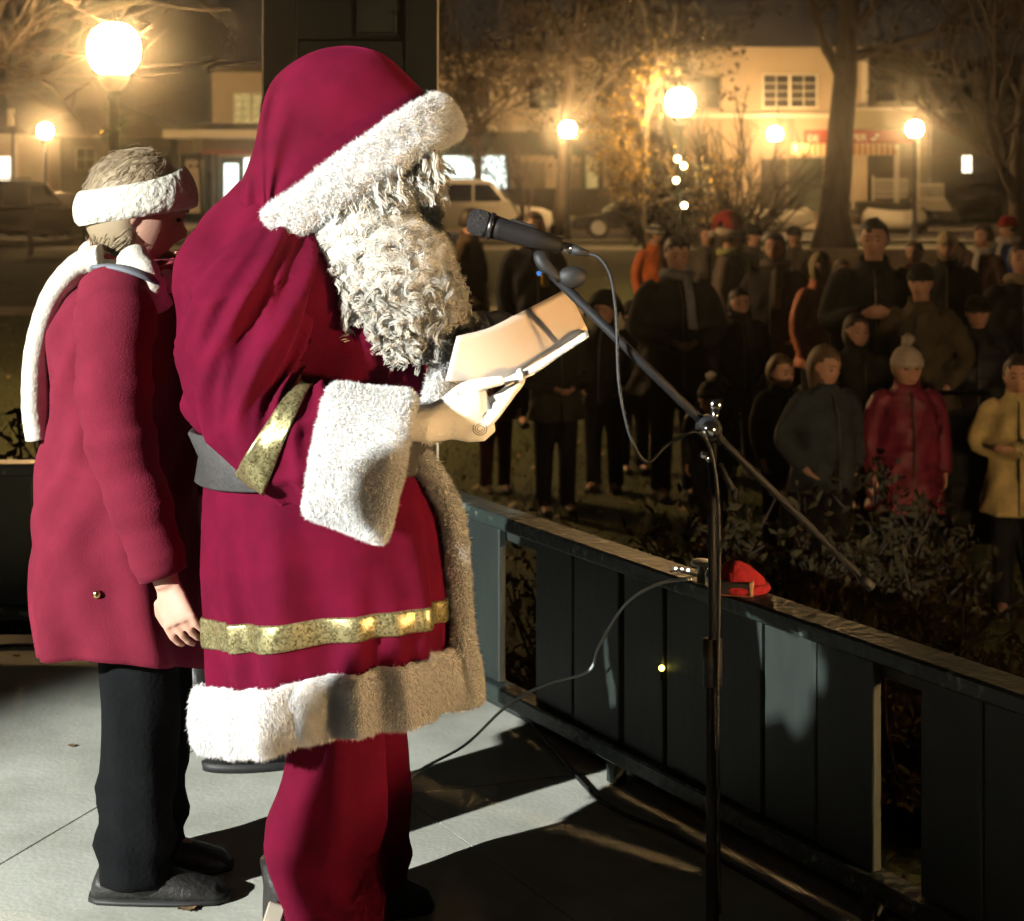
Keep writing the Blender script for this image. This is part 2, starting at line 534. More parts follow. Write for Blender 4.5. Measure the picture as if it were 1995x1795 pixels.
# ------------------------------------------------------------------ people: shared shapes
def headgeo(g, c, s=1.0, R=None, nu=40, nv=30, jaw=1.0):
    """head looking along -Y, top along +Z, about 0.225 tall at s=1, added to g in place"""
    V = []; F = []
    for j in range(nv + 1):
        ph = PI * j / nv
        z = math.cos(ph)
        for i in range(nu):
            th = 2 * PI * i / nu
            x = math.sin(ph) * math.cos(th); y = math.sin(ph) * math.sin(th)
            X, Yy, Z = x * 0.077, y * 0.098, z * 0.118
            front = max(0.0, -y)
            if Z < 0:                        # jaw: narrower, forward chin
                k = -Z / 0.118
                X *= 1 - 0.30 * k * k * jaw
                if y > 0: Yy *= 1 - 0.45 * k
                else: Yy *= 1 - 0.10 * k
            if front > 0.2:
                Yy += 0.010 * front * (1 - abs(z))
                d = lambda cx, cz, r: math.exp(-(((X - cx) / r) ** 2 + ((Z - cz) / r) ** 2))
                n = math.exp(-((X / 0.012) ** 2)) * max(0, 1 - abs((Z + 0.022) / 0.034)) * (0.5 + 0.5 * (Z < -0.01))
                Yy -= 0.026 * n
                Yy += 0.012 * (d(-0.031, 0.006, 0.017) + d(0.031, 0.006, 0.017))
                Yy -= 0.006 * math.exp(-(((Z - 0.030) / 0.011) ** 2)) * (abs(X) < 0.055)
                Yy -= 0.006 * math.exp(-((X / 0.026) ** 2 + ((Z + 0.064) / 0.009) ** 2))
                Yy -= 0.008 * math.exp(-((X / 0.02) ** 2 + ((Z + 0.100) / 0.014) ** 2))
            V.append((X * s, Yy * s, Z * s))
    for j in range(nv):
        for i in range(nu):
            k = (i + 1) % nu
            F.append((j * nu + i, (j + 1) * nu + i, (j + 1) * nu + k, j * nu + k))
    V = np.array(V)
    if R is not None: V = V @ np.array(R).T
    g.add(V + np.asarray(c, float), F)
    for sx in (-1, 1):
        e = np.array([sx * 0.078, 0.012, -0.004]) * s
        if R is not None: e = np.array(R) @ e
        g.ellipsoid(e + np.asarray(c, float), (0.010 * s, 0.018 * s, 0.030 * s), 8, 6, R)

def local(c, R, p):
    return np.asarray(c) + np.array(R) @ np.asarray(p, float)

def eyes_mouth(par, c, s, R, lip=(0.35, 0.12, 0.10), brow=(0.06, 0.04, 0.03)):
    for sx in (-1, 1):
        g = Geo(); g.ellipsoid(local(c, R, (sx * 0.031 * s, -0.0815 * s, 0.004 * s)), (0.0115 * s, 0.006 * s, 0.0052 * s), 8, 6, R)
        g.build('eye', M('eye', (0.04, 0.03, 0.03), rough=0.2), par)
        g = Geo(); g.tube([local(c, R, (sx * 0.012 * s, -0.094 * s, 0.026 * s)), local(c, R, (sx * 0.030 * s, -0.093 * s, 0.032 * s)), local(c, R, (sx * 0.048 * s, -0.080 * s, 0.026 * s))], 0.003 * s, 5)
        g.build('eyebrow', M('brow%.2f' % brow[0], brow, rough=0.9), par)
    g = Geo(); g.tube([local(c, R, (-0.022 * s, -0.094 * s, -0.064 * s)), local(c, R, (0, -0.103 * s, -0.063 * s)), local(c, R, (0.022 * s, -0.094 * s, -0.064 * s))], [0.003 * s, 0.0055 * s, 0.003 * s], 6)
    g.build('lips', M('lips', lip, rough=0.5), par)

def hand_geo(g, wrist, d, palm_n, s=1.0, curl=0.5, mirror=1):
    """hand with palm, four fingers and thumb; d = pointing direction, palm_n = palm normal"""
    d = np.asarray(d, float); d /= np.linalg.norm(d)
    pn = np.asarray(palm_n, float); pn -= d * np.dot(pn, d); pn /= np.linalg.norm(pn)
    sd = np.cross(d, pn) * mirror
    w = np.asarray(wrist, float)
    a = np.arange(12) * 2 * PI / 12
    rings = []
    for t, hw, hh in ((-0.02, 0.026, 0.020), (0.0, 0.029, 0.019), (0.03, 0.038, 0.017), (0.065, 0.043, 0.015), (0.088, 0.040, 0.012)):
        rings.append(w + d * t * s + s * (np.cos(a)[:, None] * hw * sd + np.sin(a)[:, None] * hh * pn))
    g.loft(rings)
    for k, (off, ln) in enumerate(((-0.036, 0.070), (-0.012, 0.080), (0.012, 0.074), (0.035, 0.058))):
        base = w + (d * 0.078 + sd * off) * s
        pts = [base]; ang = 0.15 + curl * 0.4
        dirv = d
        for seg in (0.45, 0.32, 0.23):
            dirv = d * math.cos(ang) + pn * math.sin(ang)
            pts.append(pts[-1] + dirv * ln * seg * s); ang += curl * 0.9
        g.tube(pts, [0.0095 * s, 0.0085 * s, 0.0078 * s, 0.0060 * s], 8)
    base = w + (d * 0.028 - sd * 0.034) * s
    td = d * 0.75 - sd * 0.55 + pn * 0.35; td /= np.linalg.norm(td)
    g.tube([base, base + td * 0.03 * s, base + td * 0.03 * s + (d * 0.9 + pn * 0.3) * 0.028 * s, base + td * 0.03 * s + (d * 0.9 + pn * 0.45) * 0.046 * s], [0.013 * s, 0.0115 * s, 0.0105 * s, 0.007 * s], 8)

CLOTH = {}
def cloth(name, col, rough=0.85, sheen=0.15):
    return M('cloth ' + name, col, rough=rough, noise=0.45, nscale=7, bump=0.8, bscale=14, spec=0.25, sheen=sheen)

def person(label, x, ytop, Y, yaw=0, coat=('black', (0.012, 0.012, 0.014)), legs=('navy', (0.012, 0.013, 0.02)), arms='down', hemz=0.78, girth=1.0,
           hat=None, hair=('brown', (0.05, 0.03, 0.018)), long_hair=False, hood=None, scarf=None, kid=1.0, puffer=False, look=(0, 0), lean=0.0,
           base_z=GZ, group='people listening on the lawn', skin=SKIN, height=None, X=None, gloves=None, boots=None, extra_hat=0.0, step=0.0, voxel=0.016):
    h = height if height else (HC - GZ) - (ytop - HY) * Y / FOC
    hs = 1.0 + 0.45 * (kid - 1.0) if kid != 1.0 else 1.0
    x0 = PX(x, Y) if X is None else X
    S = (h - extra_hat) / 1.75
    r = thing('person', label, 'person', group, loc=(x0, Y, base_z))
    r.rotation_euler = (0, 0, rad(yaw))
    hk = 1.0 / S * (0.72 + 0.28 * S) if S < 0.9 else 1.0       # children keep bigger heads
    hc = np.array([0, -0.02 - 0.10 * lean, 1.75 - 0.118 * hk - 0.01])
    R = np.array(Euler((rad(look[1]), 0, rad(look[0]))).to_matrix())
    A = {'down': ((0.255, 0.02, 1.12), (0.245, -0.07, 0.88)), 'front': ((0.27, -0.02, 1.13), (0.07, -0.25, 1.06)),
         'phone': ((0.26, -0.05, 1.14), (0.07, -0.28, 1.20)), 'pockets': ((0.29, 0.05, 1.12), (0.19, -0.08, 0.94)),
         'fold': ((0.27, -0.02, 1.13), (-0.05, -0.22, 1.14)), 'up': ((0.25, -0.14, 1.18), (0.12, -0.22, 1.42))}[arms]
    gi = girth
    # body
    g = Geo()
    headgeo(g, hc, hk, R, 28, 22)
    g.tube([(0, 0.01, 1.36), (0, 0.0, 1.48), hc + np.array([0, 0.01, -0.05])], [0.06, 0.055, 0.055], 12)
    a = np.arange(16) * 2 * PI / 16
    rings = [np.stack([rx * np.cos(a), ry * np.sin(a), np.full(16, z)], 1) for z, rx, ry in
             ((0.84, 0.13, 0.09), (0.92, 0.165, 0.11), (1.05, 0.145 * gi, 0.10 * gi), (1.22, 0.165 * gi, 0.115 * gi), (1.36, 0.175, 0.105), (1.43, 0.11, 0.075))]
    g.loft(rings)
    for s in (-1, 1):
        e = np.array(A[0]) * (s, 1, 1); wv = np.array(A[1]) * (s, 1, 1)
        g.tube([(s * 0.15, 0, 1.39), (s * 0.195, 0, 1.37), e, wv], [0.05, 0.052, 0.042, 0.028], 10)
        hand_geo(g, wv, wv - e, (-s * 0.9, 0.1, 0.3) if arms in ('down', 'pockets') else (-s * 0.6, 0.3, 0.6), 1.0, 0.6, -s)
        st = s * step
        g.tube([(s * 0.085, 0, 0.9), (s * 0.095, -0.01 - st * 0.5, 0.5), (s * 0.10, 0.01 - st, 0.09)], [0.085, 0.062, 0.042], 12)
        g.ellipsoid((s * 0.105, -0.05 - st, 0.045), (0.042, 0.125, 0.042), 12, 8)
    g.v = [v * S for v in g.v]
    b = link('body', remesh(g, voxel * S, 1), skin, r)
    if Y < 26:
        eyes_mouth(b, hc * S, hk * S, R)
    # trousers
    g = Geo()
    for s in (-1, 1):
        st = s * step
        pts = smooth_path([(s * 0.088, 0, 0.95), (s * 0.10, -0.01 - st * 0.5, 0.5), (s * 0.105, 0.01 - st, 0.06)], 9)
        g.tube(pts, [0.105, 0.103, 0.098, 0.09, 0.08, 0.076, 0.072, 0.07, 0.072], 14)
    g.ellipsoid((0, 0, 0.93), (0.175, 0.125, 0.14))
    g.v = [v * S for v in g.v]
    link('trousers', remesh(g, 0.018 * S, 2), cloth('legs ' + legs[0], legs[1]), r)
    # shoes
    for s in (-1, 1):
        g = Geo(); st = s * step
        rings = []
        for yy, hw, hz in ((0.075, 0.02, 0.03), (0.06, 0.038, 0.075), (0.0, 0.045, 0.095), (-0.07, 0.046, 0.07), (-0.14, 0.046, 0.055), (-0.185, 0.03, 0.035)):
            aa = np.arange(12) * 2 * PI / 12
            rings.append(np.stack([s * 0.105 + hw * np.cos(aa), np.full(12, yy - st), np.maximum(0.0, hz * 0.5 + hz * 0.55 * np.sin(aa))], 1))
        g.loft(rings); g.v = [v * S for v in g.v]
        g.build('shoe', boots or M('dark shoe', (0.02, 0.018, 0.016), rough=0.5), r)
    # coat
    g = Geo()
    prof = [(hemz, 0.205 * gi, 0.16 * gi), (0.92, 0.192 * gi, 0.15 * gi), (1.05, 0.178 * gi, 0.142 * gi), (1.2, 0.186 * gi, 0.146 * gi), (1.33, 0.205 * max(1, gi * 0.9), 0.13), (1.40, 0.175, 0.11), (1.455, 0.10, 0.09), (1.49, 0.085, 0.085)]
    rings = []
    for z in np.linspace(hemz, 1.49, 34):
        rx, ry = lerp_table(prof, z)
        aa = np.arange(36) * 2 * PI / 36
        wob = 1 + 0.045 * np.sin(aa * 5 + z * 9 + x) + 0.035 * np.sin(aa * 8 - z * 23 + Y) + 0.02 * np.sin(z * 40 + aa * 3)
        if puffer: wob = wob + 0.055 * abs(math.sin(z * 36)) - 0.02
        fl = max(0, (1.0 - z)) * 0.12
        rings.append(np.stack([(rx + fl) * wob * np.cos(aa), -lean * 0.10 * max(0, z - 1) + (ry + fl) * wob * np.sin(aa), np.full(36, z)], 1))
    g.loft(rings)
    for s in (-1, 1):
        e = np.array(A[0]) * (s, 1, 1); wv = np.array(A[1]) * (s, 1, 1)
        pts = smooth_path([(s * 0.13, 0, 1.39), (s * 0.20, 0.0, 1.35), e, wv], 16)
        rr_ = [0.070 * gi ** 0.4 * (1 - 0.018 * i) * (1 + (0.10 * abs(math.sin(i * 1.3)) if puffer else 0.04 * math.sin(i * 1.7 + x))) for i in range(16)]
        g.tube(pts, rr_, 14)
    g.v = [v * S for v in g.v]
    ct = link('coat', remesh(g, 0.014 * S, 1), cloth(coat[0], coat[1], 0.45 if puffer else 0.85, 0 if puffer else 0.15), r)
    g = Geo()                                              # collar
    aa = np.arange(24) * 2 * PI / 24
    g.loft([np.stack([rx * np.cos(aa), -0.005 - lean * 0.05 + ry * np.sin(aa), z + 0.02 * np.sin(aa)], 1) for z, rx, ry in ((1.42, 0.105, 0.10), (1.47, 0.092, 0.092), (1.515, 0.086, 0.088), (1.512, 0.075, 0.077), (1.45, 0.07, 0.07))])
    g.v = [v * S for v in g.v]; g.build('collar', cloth(coat[0], coat[1]), ct)
    g = Geo(); g.tube([((0.0), -0.155 * gi - 0.03, hemz + 0.02), (0.0, -0.165 * gi - 0.012, 1.1), (0, -0.16 * gi, 1.3), (0, -0.10, 1.44)], 0.006, 5)
    g.v = [v * S for v in g.v]; g.build('zip', M('zip', (0.10, 0.09, 0.08), rough=0.4), ct)
    # scarf
    if scarf:
        g = Geo()
        g.tube([(0.088 * math.cos(t), -0.01 + 0.092 * math.sin(t), 1.49 + 0.012 * math.sin(t * 2)) for t in np.linspace(0, 2 * PI, 20)], 0.036, 10)
        g.tube(smooth_path([(0.04, -0.11, 1.48), (0.05, -0.17, 1.38), (0.055, -0.19 * gi, 1.15)], 8), 0.035, 8, flat=0.35)
        g.v = [v * S for v in g.v]; g.build('scarf', cloth('scarf ' + scarf[0], scarf[1]), r)
    # hair
    if hair:
        g = Geo()
        hd = Geo(); hd.ellipsoid((0, 0, 0), (0.086, 0.106, 0.112), 22, 16)
        V, F = hd.arrays(); V = V.copy()
        V *= (1.03 + 0.07 * vnoise(V, int(x), 45))[:, None]
        fr = (V[:, 1] < -0.03) & (V[:, 2] < 0.045)
        V[fr] *= np.array([0.86, 0.72, 1])
        V[:, 2] += 0.012; V[:, 1] += 0.012
        if long_hair:
            lo = (V[:, 2] < 0.0)
            V[lo, 2] *= 1.75; V[lo, 0] *= 1.08
        elif not long_hair:
            lo = (V[:, 2] < -0.03); V[lo, 2] = -0.03 + (V[lo, 2] + 0.03) * 0.5
        V = (V * hk) @ R.T + hc
        g.add(V, F); g.v = [v * S for v in g.v]
        g.build('hair', M('hair ' + hair[0], hair[1], rough=0.6, noise=0.4, nscale=40, stretch=(1, 1, 0.2)), r)
    if hood:
        g = Geo()
        rings = []
        for k in range(12):
            t = k / 11
            ang = rad(10 + 165 * t)
            aa = np.linspace(0, PI, 22)
            rx, rz = 0.118, 0.150
            rings.append(np.stack([rx * np.cos(aa), -0.06 * math.cos(ang) * 1.3 + 0.10 * (1 - math.cos(ang)) * 0.3 * np.sin(aa), -0.09 + (rz * np.sin(aa) + 0.09) * (0.55 + 0.45 * math.sin(ang))], 1))
        for q in rings:
            q[:] = (q * hk) @ R.T + hc
        g.loft(rings, cap=False, closed=False); g.v = [v * S for v in g.v]
        o = g.build('hood', cloth(hood[0], hood[1]), r)
        o.modifiers.new('t', 'SOLIDIFY').thickness = 0.02
    if hat:
        kind, hcol = hat[0], hat[1]
        g = Geo()
        V = []; nr = 26
        ringsh = []
        for z, q in ((0.012, 1.075), (0.03, 1.10), (0.055, 1.09), (0.058, 1.02), (0.085, 0.93), (0.108, 0.74), (0.122, 0.50), (0.130, 0.2), (0.131, 0.03)):
            aa = np.arange(nr) * 2 * PI / nr
            rib = 1 + 0.012 * np.cos(aa * 13)
            ringsh.append(np.stack([0.083 * q * rib * np.cos(aa), 0.006 + 0.106 * q * rib * np.sin(aa), np.full(nr, z)], 1))
        if kind != 'red_cap':
            tr = lambda q: ((q * hk) @ R.T + hc) * S
            o = Geo().loft([tr(q) for q in ringsh]).build('hat', cloth('hat ' + hcol[0], hcol[1]), r)
            if kind == 'striped':
                for i in (1, 5):
                    gg = Geo(); q = ringsh[i] * np.array([1.03, 1.03, 1]); q2 = ringsh[i + 1] * np.array([1.03, 1.03, 1])
                    gg.loft([tr(q), tr(q2)]); gg.build('stripe', cloth('stripe', (0.5, 0.5, 0.46)), o)
            if kind == 'pom':
                gg = Geo(); gg.ellipsoid(tr(np.array([[0, 0, 0.155]]))[0], (0.035 * hk * S,) * 3, 12, 8)
                V, F = gg.arrays(); V = V + 0.006 * RNG.normal(size=V.shape); Geo().add(V, F).build('pompom', cloth('pom', (0.55, 0.5, 0.42)), o)
        else:
            tr = lambda q: ((q * hk) @ R.T + hc) * S
            crown = smooth_path([(0, 0.0, 0.03), (0, 0.0, 0.10), (0.0, 0.05, 0.165), (0.02, 0.13, 0.14), (0.03, 0.165, 0.03)], 12)
            rr_ = np.interp(np.linspace(0, 1, 12), [0, 0.3, 0.6, 1], [0.092, 0.088, 0.06, 0.018])
            g = Geo(); g.tube([tr(q[None])[0] for q in crown], [q * hk * S for q in rr_], 18, flat=1.12)
            o = g.build('hat', cloth('red felt', (0.35, 0.012, 0.02)), r)
            gg = Geo(); gg.tube([tr(np.array([[0.093 * math.cos(t), 0.008 + 0.112 * math.sin(t), 0.036]]))[0] for t in np.linspace(0, 2 * PI, 24)], 0.034 * hk * S, 10)
            gg.build('hat_trim', cloth('plush', (0.62, 0.55, 0.46)), o)
            gg = Geo(); gg.ellipsoid(tr(np.array([[0.03, 0.17, 0.0]]))[0], (0.034 * hk * S,) * 3, 12, 8)
            gg.build('pompom', cloth('plush', (0.62, 0.55, 0.46)), o)
    return r
# ------------------------------------------------------------------ the reader in the crimson hooded robe
Y0 = 3.684
HL = np.array([PX(640, Y0), Y0, 0.0])
hero = thing('person', 'person in crimson hooded robe with white fur trim and curly beard, reading', 'person', loc=HL)
class HG(Geo):                       # world-space shapes re-based on the person's origin
    org = HL
    def build(self, name, mat, parent=None, **k):
        self.v = [v - self.org for v in self.v]
        return super().build(name, mat, parent, **k)
def hlink(name, V, F, mat, parent, org=HL, smooth=False):
    return link(name, fast_mesh(name, V - org, F, smooth), mat, parent)

def rebase(me, org=HL):
    me.transform(Matrix.Translation(-Vector(org))); return me

# --- robe: rows (z by pixel row at Y0), back and front outlines, half depth
ROBE = [  # y, xl, xr, half-depth
    (352, 468, 610, 0.07), (385, 436, 640, 0.095), (420, 402, 690, 0.125), (455, 377, 730, 0.165), (500, 356, 770, 0.215), (560, 344, 805, 0.245),
    (650, 348, 838, 0.245), (720, 360, 848, 0.24), (775, 372, 850, 0.235), (830, 384, 846, 0.23), (885, 396, 838, 0.225), (920, 402, 846, 0.23),
    (1000, 402, 874, 0.238), (1100, 406, 888, 0.242), (1200, 424, 898, 0.245), (1300, 436, 892, 0.24), (1400, 442, 896, 0.24), (1440, 442, 896, 0.24)]
NA = 220
TH = np.arange(NA) * 2 * PI / NA

def ridge(u):
    return (0.5 + 0.5 * np.cos(u)) ** 2.6

def robe_pt(y, th, off=0.0):
    xl, xr, b = lerp_table(ROBE, y)
    cx = (xl + xr) / 2; a = (xr - xl) / 2 * Y0 / FOC
    X = PX(cx, Y0); z = HC - (y - HY) * Y0 / FOC
    c, s = np.cos(th), np.sin(th)
    # folds
    sk = np.clip((y - 900) / 420.0, 0, 1.2)
    fold = sk * (0.030 * (ridge(6 * th + 0.6 + 0.5 * np.sin(y / 130.0)) - 0.4) + 0.020 * (ridge(11 * th + 2.0 - y / 300.0) - 0.4) + 0.006 * np.sin(19 * th + y / 200.0))
    up = np.clip((900 - y) / 300.0, 0, 1) * np.clip((y - 380) / 80.0, 0, 1)
    fold = fold + up * (0.010 * np.sin(5 * th + y / 70.0) + 0.007 * np.sin(9 * th - y / 45.0 + 1))
    waist = -0.020 * np.exp(-((y - 870) / 38.0) ** 2)
    fold = fold + waist + 0.010 * np.exp(-((y - 790) / 30.0) ** 2) * (1 + np.sin(11 * th))
    r = 1.0
    px = X + (a + fold + off) * np.sign(c) * np.abs(c) ** 0.92
    py = Y0 - (b + fold + off) * np.sign(s) * np.abs(s) ** 0.92
    # hem rises toward the front and on the near side so that it hangs level to the eye
    t = np.clip((y - 900) / 540.0, 0, 1.3)
    pz = z + t * (0.030 * c + 0.060 * np.maximum(s, 0) * (0.9 + 0.1 * c)) + 0.02 * np.clip((y - 1100) / 200, 0, 1) * c
    return np.stack([px, py, np.broadcast_to(pz, px.shape)], 1)

ys = np.concatenate([np.linspace(352, 900, 74), np.linspace(906, 1304, 50)])
g = HG(); g.loft([robe_pt(y, TH) for y in ys], cap=False)
g.loft([robe_pt(352, TH), robe_pt(352, TH) * 0.3 + 0.7 * robe_pt(352, TH).mean(0)], cap=False)
robe = g.build('robe', VELVET, hero)

# belt
g = HG()
prof = [(0, 0.012), (0.05, 0.020), (0.5, 0.022), (0.95, 0.020), (1, 0.012), (1, -0.01), (0, -0.01)]
def beltring(t, off):
    y0 = 816 + 0 * TH; 
    pts = []
    for i, th in enumerate(TH):
        yc = 868 - 14 * math.cos(th)          # lower at the back
        y = yc + (t - 0.5) * 100
        pts.append(robe_pt(y, np.array([th]), off)[0])
    return np.array(pts)
g.loft([beltring(t, o) for t, o in prof] + [beltring(*prof[0])], cap=False)
BELT = M('belt leather', (0.055, 0.052, 0.050), rough=0.55, noise=0.3, nscale=15, bump=0.2, bscale=60)
g.build('belt', BELT, robe)

def furred(g, name, parent, n, length, mat=FUR, width=0.0013, droop=0.3, spread=0.5, base_noise=0.004, org=HL, comb=None):
    V, F = g.arrays()
    V = V + 0.0
    me = bpy.data.meshes.new('t'); me.from_pydata(V.tolist(), [], g.f)
    bm = bmesh.new(); bm.from_mesh(me); bmesh.ops.remove_doubles(bm, verts=bm.verts, dist=1e-5); bmesh.ops.recalc_face_normals(bm, faces=bm.faces); bm.to_mesh(me); bm.free()
    V, T = mesh_arrays(me)
    V = V + base_noise * np.stack([vnoise(V, 5, 60), vnoise(V, 6, 60), vnoise(V, 7, 60)], 1)
    bpy.data.meshes.remove(me)
    Vb, Fb = blades(V, T, n, length, width, droop, spread, comb=comb)
    Va = np.concatenate([V, Vb]); Fa = np.concatenate([T, Fb + len(V)])
    return hlink(name, Va, Fa, mat, parent, org)

# fur hem: thick band round the bottom
g = Geo()
for k in range(1):
    rings = []
    for t, o in ((0.0, 0.004), (0.03, 0.018), (0.2, 0.027), (0.5, 0.030), (0.8, 0.028), (0.97, 0.016), (1.0, 0.0), (0.97, -0.012)):
        rings.append(robe_pt(1292 + t * 124, TH, o + 0.004))
    g.loft(rings, cap=False)
furred(g, 'fur_hem', robe, 120000, 0.0085, width=0.00065, spread=0.4, droop=0.55, comb=np.array([0, 0, -0.25]))

# gold braid band on the skirt
def gold_mat():
    m = bpy.data.materials.new('gold braid'); m.use_nodes = True
    t = m.node_tree; b = t.nodes['Principled BSDF']
    tc = t.nodes.new('ShaderNodeTexCoord')
    vo = t.nodes.new('ShaderNodeTexVoronoi'); vo.inputs['Scale'].default_value = 230
    t.links.new(tc.outputs['Object'], vo.inputs['Vector'])
    cr = t.nodes.new('ShaderNodeValToRGB')
    cr.color_ramp.elements[0].color = (0.10, 0.085, 0.03, 1); cr.color_ramp.elements[1].color = (0.60, 0.53, 0.27, 1)
    t.links.new(vo.outputs['Color'], cr.inputs[0]); t.links.new(cr.outputs[0], b.inputs['Base Color'])
    nm = t.nodes.new('ShaderNodeBump'); nm.inputs['Strength'].default_value = 0.9; nm.inputs['Distance'].default_value = 0.004
    t.links.new(vo.outputs['Color'], nm.inputs['Height']); t.links.new(nm.outputs[0], b.inputs['Normal'])
    b.inputs['Metallic'].default_value = 0.75; b.inputs['Roughness'].default_value = 0.38
    return m
GOLD = gold_mat()
g = HG()
g.loft([robe_pt(1176 + t * 52, TH, o) for t, o in ((0, -0.004), (0, 0.004), (0.1, 0.0065), (0.9, 0.0065), (1, 0.004), (1, -0.004))], cap=False)
g.build('gold_band', GOLD, robe)

# fur placket down the front edge (theta = 0, slightly on the near side)
def strip_along(pts, wid, dep, nrm, n=14):
    rings = []
    m = len(pts)
    for k in range(m):
        t = pts[min(k + 1, m - 1)] - pts[max(k - 1, 0)]; t /= np.linalg.norm(t)
        nn = nrm[k] - t * np.dot(nrm[k], t); nn /= np.linalg.norm(nn)
        s = np.cross(t, nn)
        a = np.arange(n) * 2 * PI / n
        wk = wid[k] if hasattr(wid, '__len__') else wid
        dk = dep[k] if hasattr(dep, '__len__') else dep
        rings.append(pts[k] + wk * np.sign(np.cos(a))[:, None] * (np.abs(np.cos(a)) ** 0.7)[:, None] * s + dk * np.sin(a)[:, None] * nn)
    return rings
pp = smooth_path([P(818, 893, 3.58), P(858, 950, 3.58), P(882, 1010, 3.59), P(893, 1100, 3.60), P(899, 1190, 3.61), P(906, 1290, 3.61), P(920, 1368, 3.61)], 44)
g = Geo(); g.loft(strip_along(list(pp), 0.021, 0.020, [np.array([0.85, -0.5, 0.1])] * 44))
furred(g, 'fur_placket', robe, 24000, 0.010, width=0.0008, droop=0.25)
pp = smooth_path([P(866, 640, 3.53), P(868, 690, 3.52), P(862, 735, 3.52), P(848, 790, 3.53), P(840, 850, 3.55)], 26)
g = Geo(); g.loft(strip_along(list(pp), 0.026, 0.02, [np.array([0.75, -0.6, 0.1])] * 26))
furred(g, 'fur_placket', robe, 16000, 0.010, width=0.0008, droop=0.25)

# --- near sleeve: rings (centre px, across-axis px, distance, half depth)
SLV = [  # s, cx, cy, ax, ay, Y, hd
    (0.00, 500, 430, -56, 36, 3.62, 0.06), (0.05, 488, 458, -86, 46, 3.575, 0.08), (0.10, 480, 495, -114, 46, 3.53, 0.095), (0.2, 484, 560, -122, 40, 3.47, 0.108),
    (0.33, 484, 650, -122, 40, 3.45, 0.110), (0.45, 486, 730, -112, 48, 3.43, 0.108), (0.55, 494, 790, -92, 70, 3.41, 0.105), (0.63, 519, 830, -56, 86, 3.39, 0.098),
    (0.70, 537, 845, -48, 95, 3.38, 0.094), (0.78, 562, 856, -43, 104, 3.37, 0.092), (0.88, 600, 866, -32, 112, 3.36, 0.092), (1.0, 660, 880, -26, 122, 3.35, 0.095)]
def sleeve_ring(s, off=0.0, n=72, folds=True):
    cx, cy, ax, ay, Y, hd = lerp_table(SLV, s)
    c = P(cx, cy, Y)
    A = np.array([ax * Y / FOC, 0, -ay * Y / FOC]); la = np.linalg.norm(A); A = A / la
    D = np.array([0, -1.0, 0])
    a = np.arange(n) * 2 * PI / n
    f = np.zeros(n)
    if folds:
        e = np.sin(PI * np.clip(s / 0.68, 0, 1)) ** 0.7
        ph = 2.1 * a + 13 * s
        ph = a + 4.3 * s
        f = e * (0.030 * (ridge(3 * ph + 0.6) - 0.4) + 0.026 * (ridge(6 * ph + 1.9 + 1.5 * np.sin(5 * s)) - 0.4) + 0.010 * (ridge(11 * ph + 3 * np.sin(9 * s)) - 0.4))
        f = f + np.clip((s - 0.7) / 0.15, 0, 1) * (0.016 * (ridge(4 * a + 30 * s) - 0.4) + 0.010 * (ridge(6 * a - 22 * s) - 0.4))
    return c + ((la + f + off) * np.cos(a))[:, None] * A + ((hd + f + off) * np.sin(a))[:, None] * D
ss = np.linspace(0, 1, 90)
g = HG(); g.loft([sleeve_ring(s) for s in ss], cap=True)
sleeve = g.build('sleeve', VELVET, hero)
g = HG()
g.loft([sleeve_ring(s, o) for s, o in ((0.63, 0.0), (0.63, 0.006), (0.645, 0.008), (0.67, 0.008), (0.70, 0.008), (0.73, 0.008), (0.765, 0.008), (0.78, 0.006), (0.78, 0.0))], cap=False)
g.build('gold_band', GOLD, sleeve)

# bell cuff of fur with open end
CUF = [(0.0, 618, 873, -20, 108, 3.345, 0.098), (0.15, 640, 878, -22, 116, 3.34, 0.110), (0.5, 700, 892, -24, 126, 3.335, 0.118), (0.9, 770, 908, -27, 134, 3.33, 0.122), (1.0, 784, 911, -28, 130, 3.33, 0.118)]
def cuff_ring(s, off=0.0, n=52):
    cx, cy, ax, ay, Y, hd = lerp_table(CUF, s)
    c = P(cx, cy, Y); A = np.array([ax * Y / FOC, 0, -ay * Y / FOC]); la = np.linalg.norm(A); A = A / la
    a = np.arange(n) * 2 * PI / n
    sq = 1.0
    return c + ((la + off) * np.sign(np.cos(a)) * np.abs(np.cos(a)) ** 0.75)[:, None] * A + ((hd + off) * np.sin(a))[:, None] * np.array([0, -1.0, 0])
g = Geo()
g.loft([cuff_ring(0, -0.03), cuff_ring(0, 0.006), cuff_ring(0.06, 0.016), cuff_ring(0.2, 0.012), cuff_ring(0.4, 0.010), cuff_ring(0.6, 0.010), cuff_ring(0.85, 0.012), cuff_ring(0.96, 0.010), cuff_ring(1.0, 0.0), cuff_ring(1.0, -0.022), cuff_ring(0.8, -0.035), cuff_ring(0.35, -0.05)], cap=False)
furred(g, 'fur_cuff', sleeve, 90000, 0.0075, width=0.0007, spread=0.45, droop=0.2)

# far sleeve and cuff (mostly hidden)
g = HG()
fs = smooth_path([P(560, 470, 3.88), P(600, 620, 3.95), P(680, 740, 3.92), P(800, 730, 3.80)], 20)
g.tube(fs, np.interp(np.linspace(0, 1, 20), [0, .3, .7, 1], [0.08, 0.10, 0.09, 0.085]), 28)
g.build('sleeve', VELVET, hero)
g = Geo()
fs = smooth_path([P(800, 730, 3.80), P(850, 715, 3.76), P(895, 690, 3.72)], 8)
g.tube(fs, [0.085, 0.098, 0.10, 0.10, 0.10, 0.10, 0.095, 0.085], 26)
furred(g, 'fur_cuff', hero, 9000, 0.014, droop=0.2)

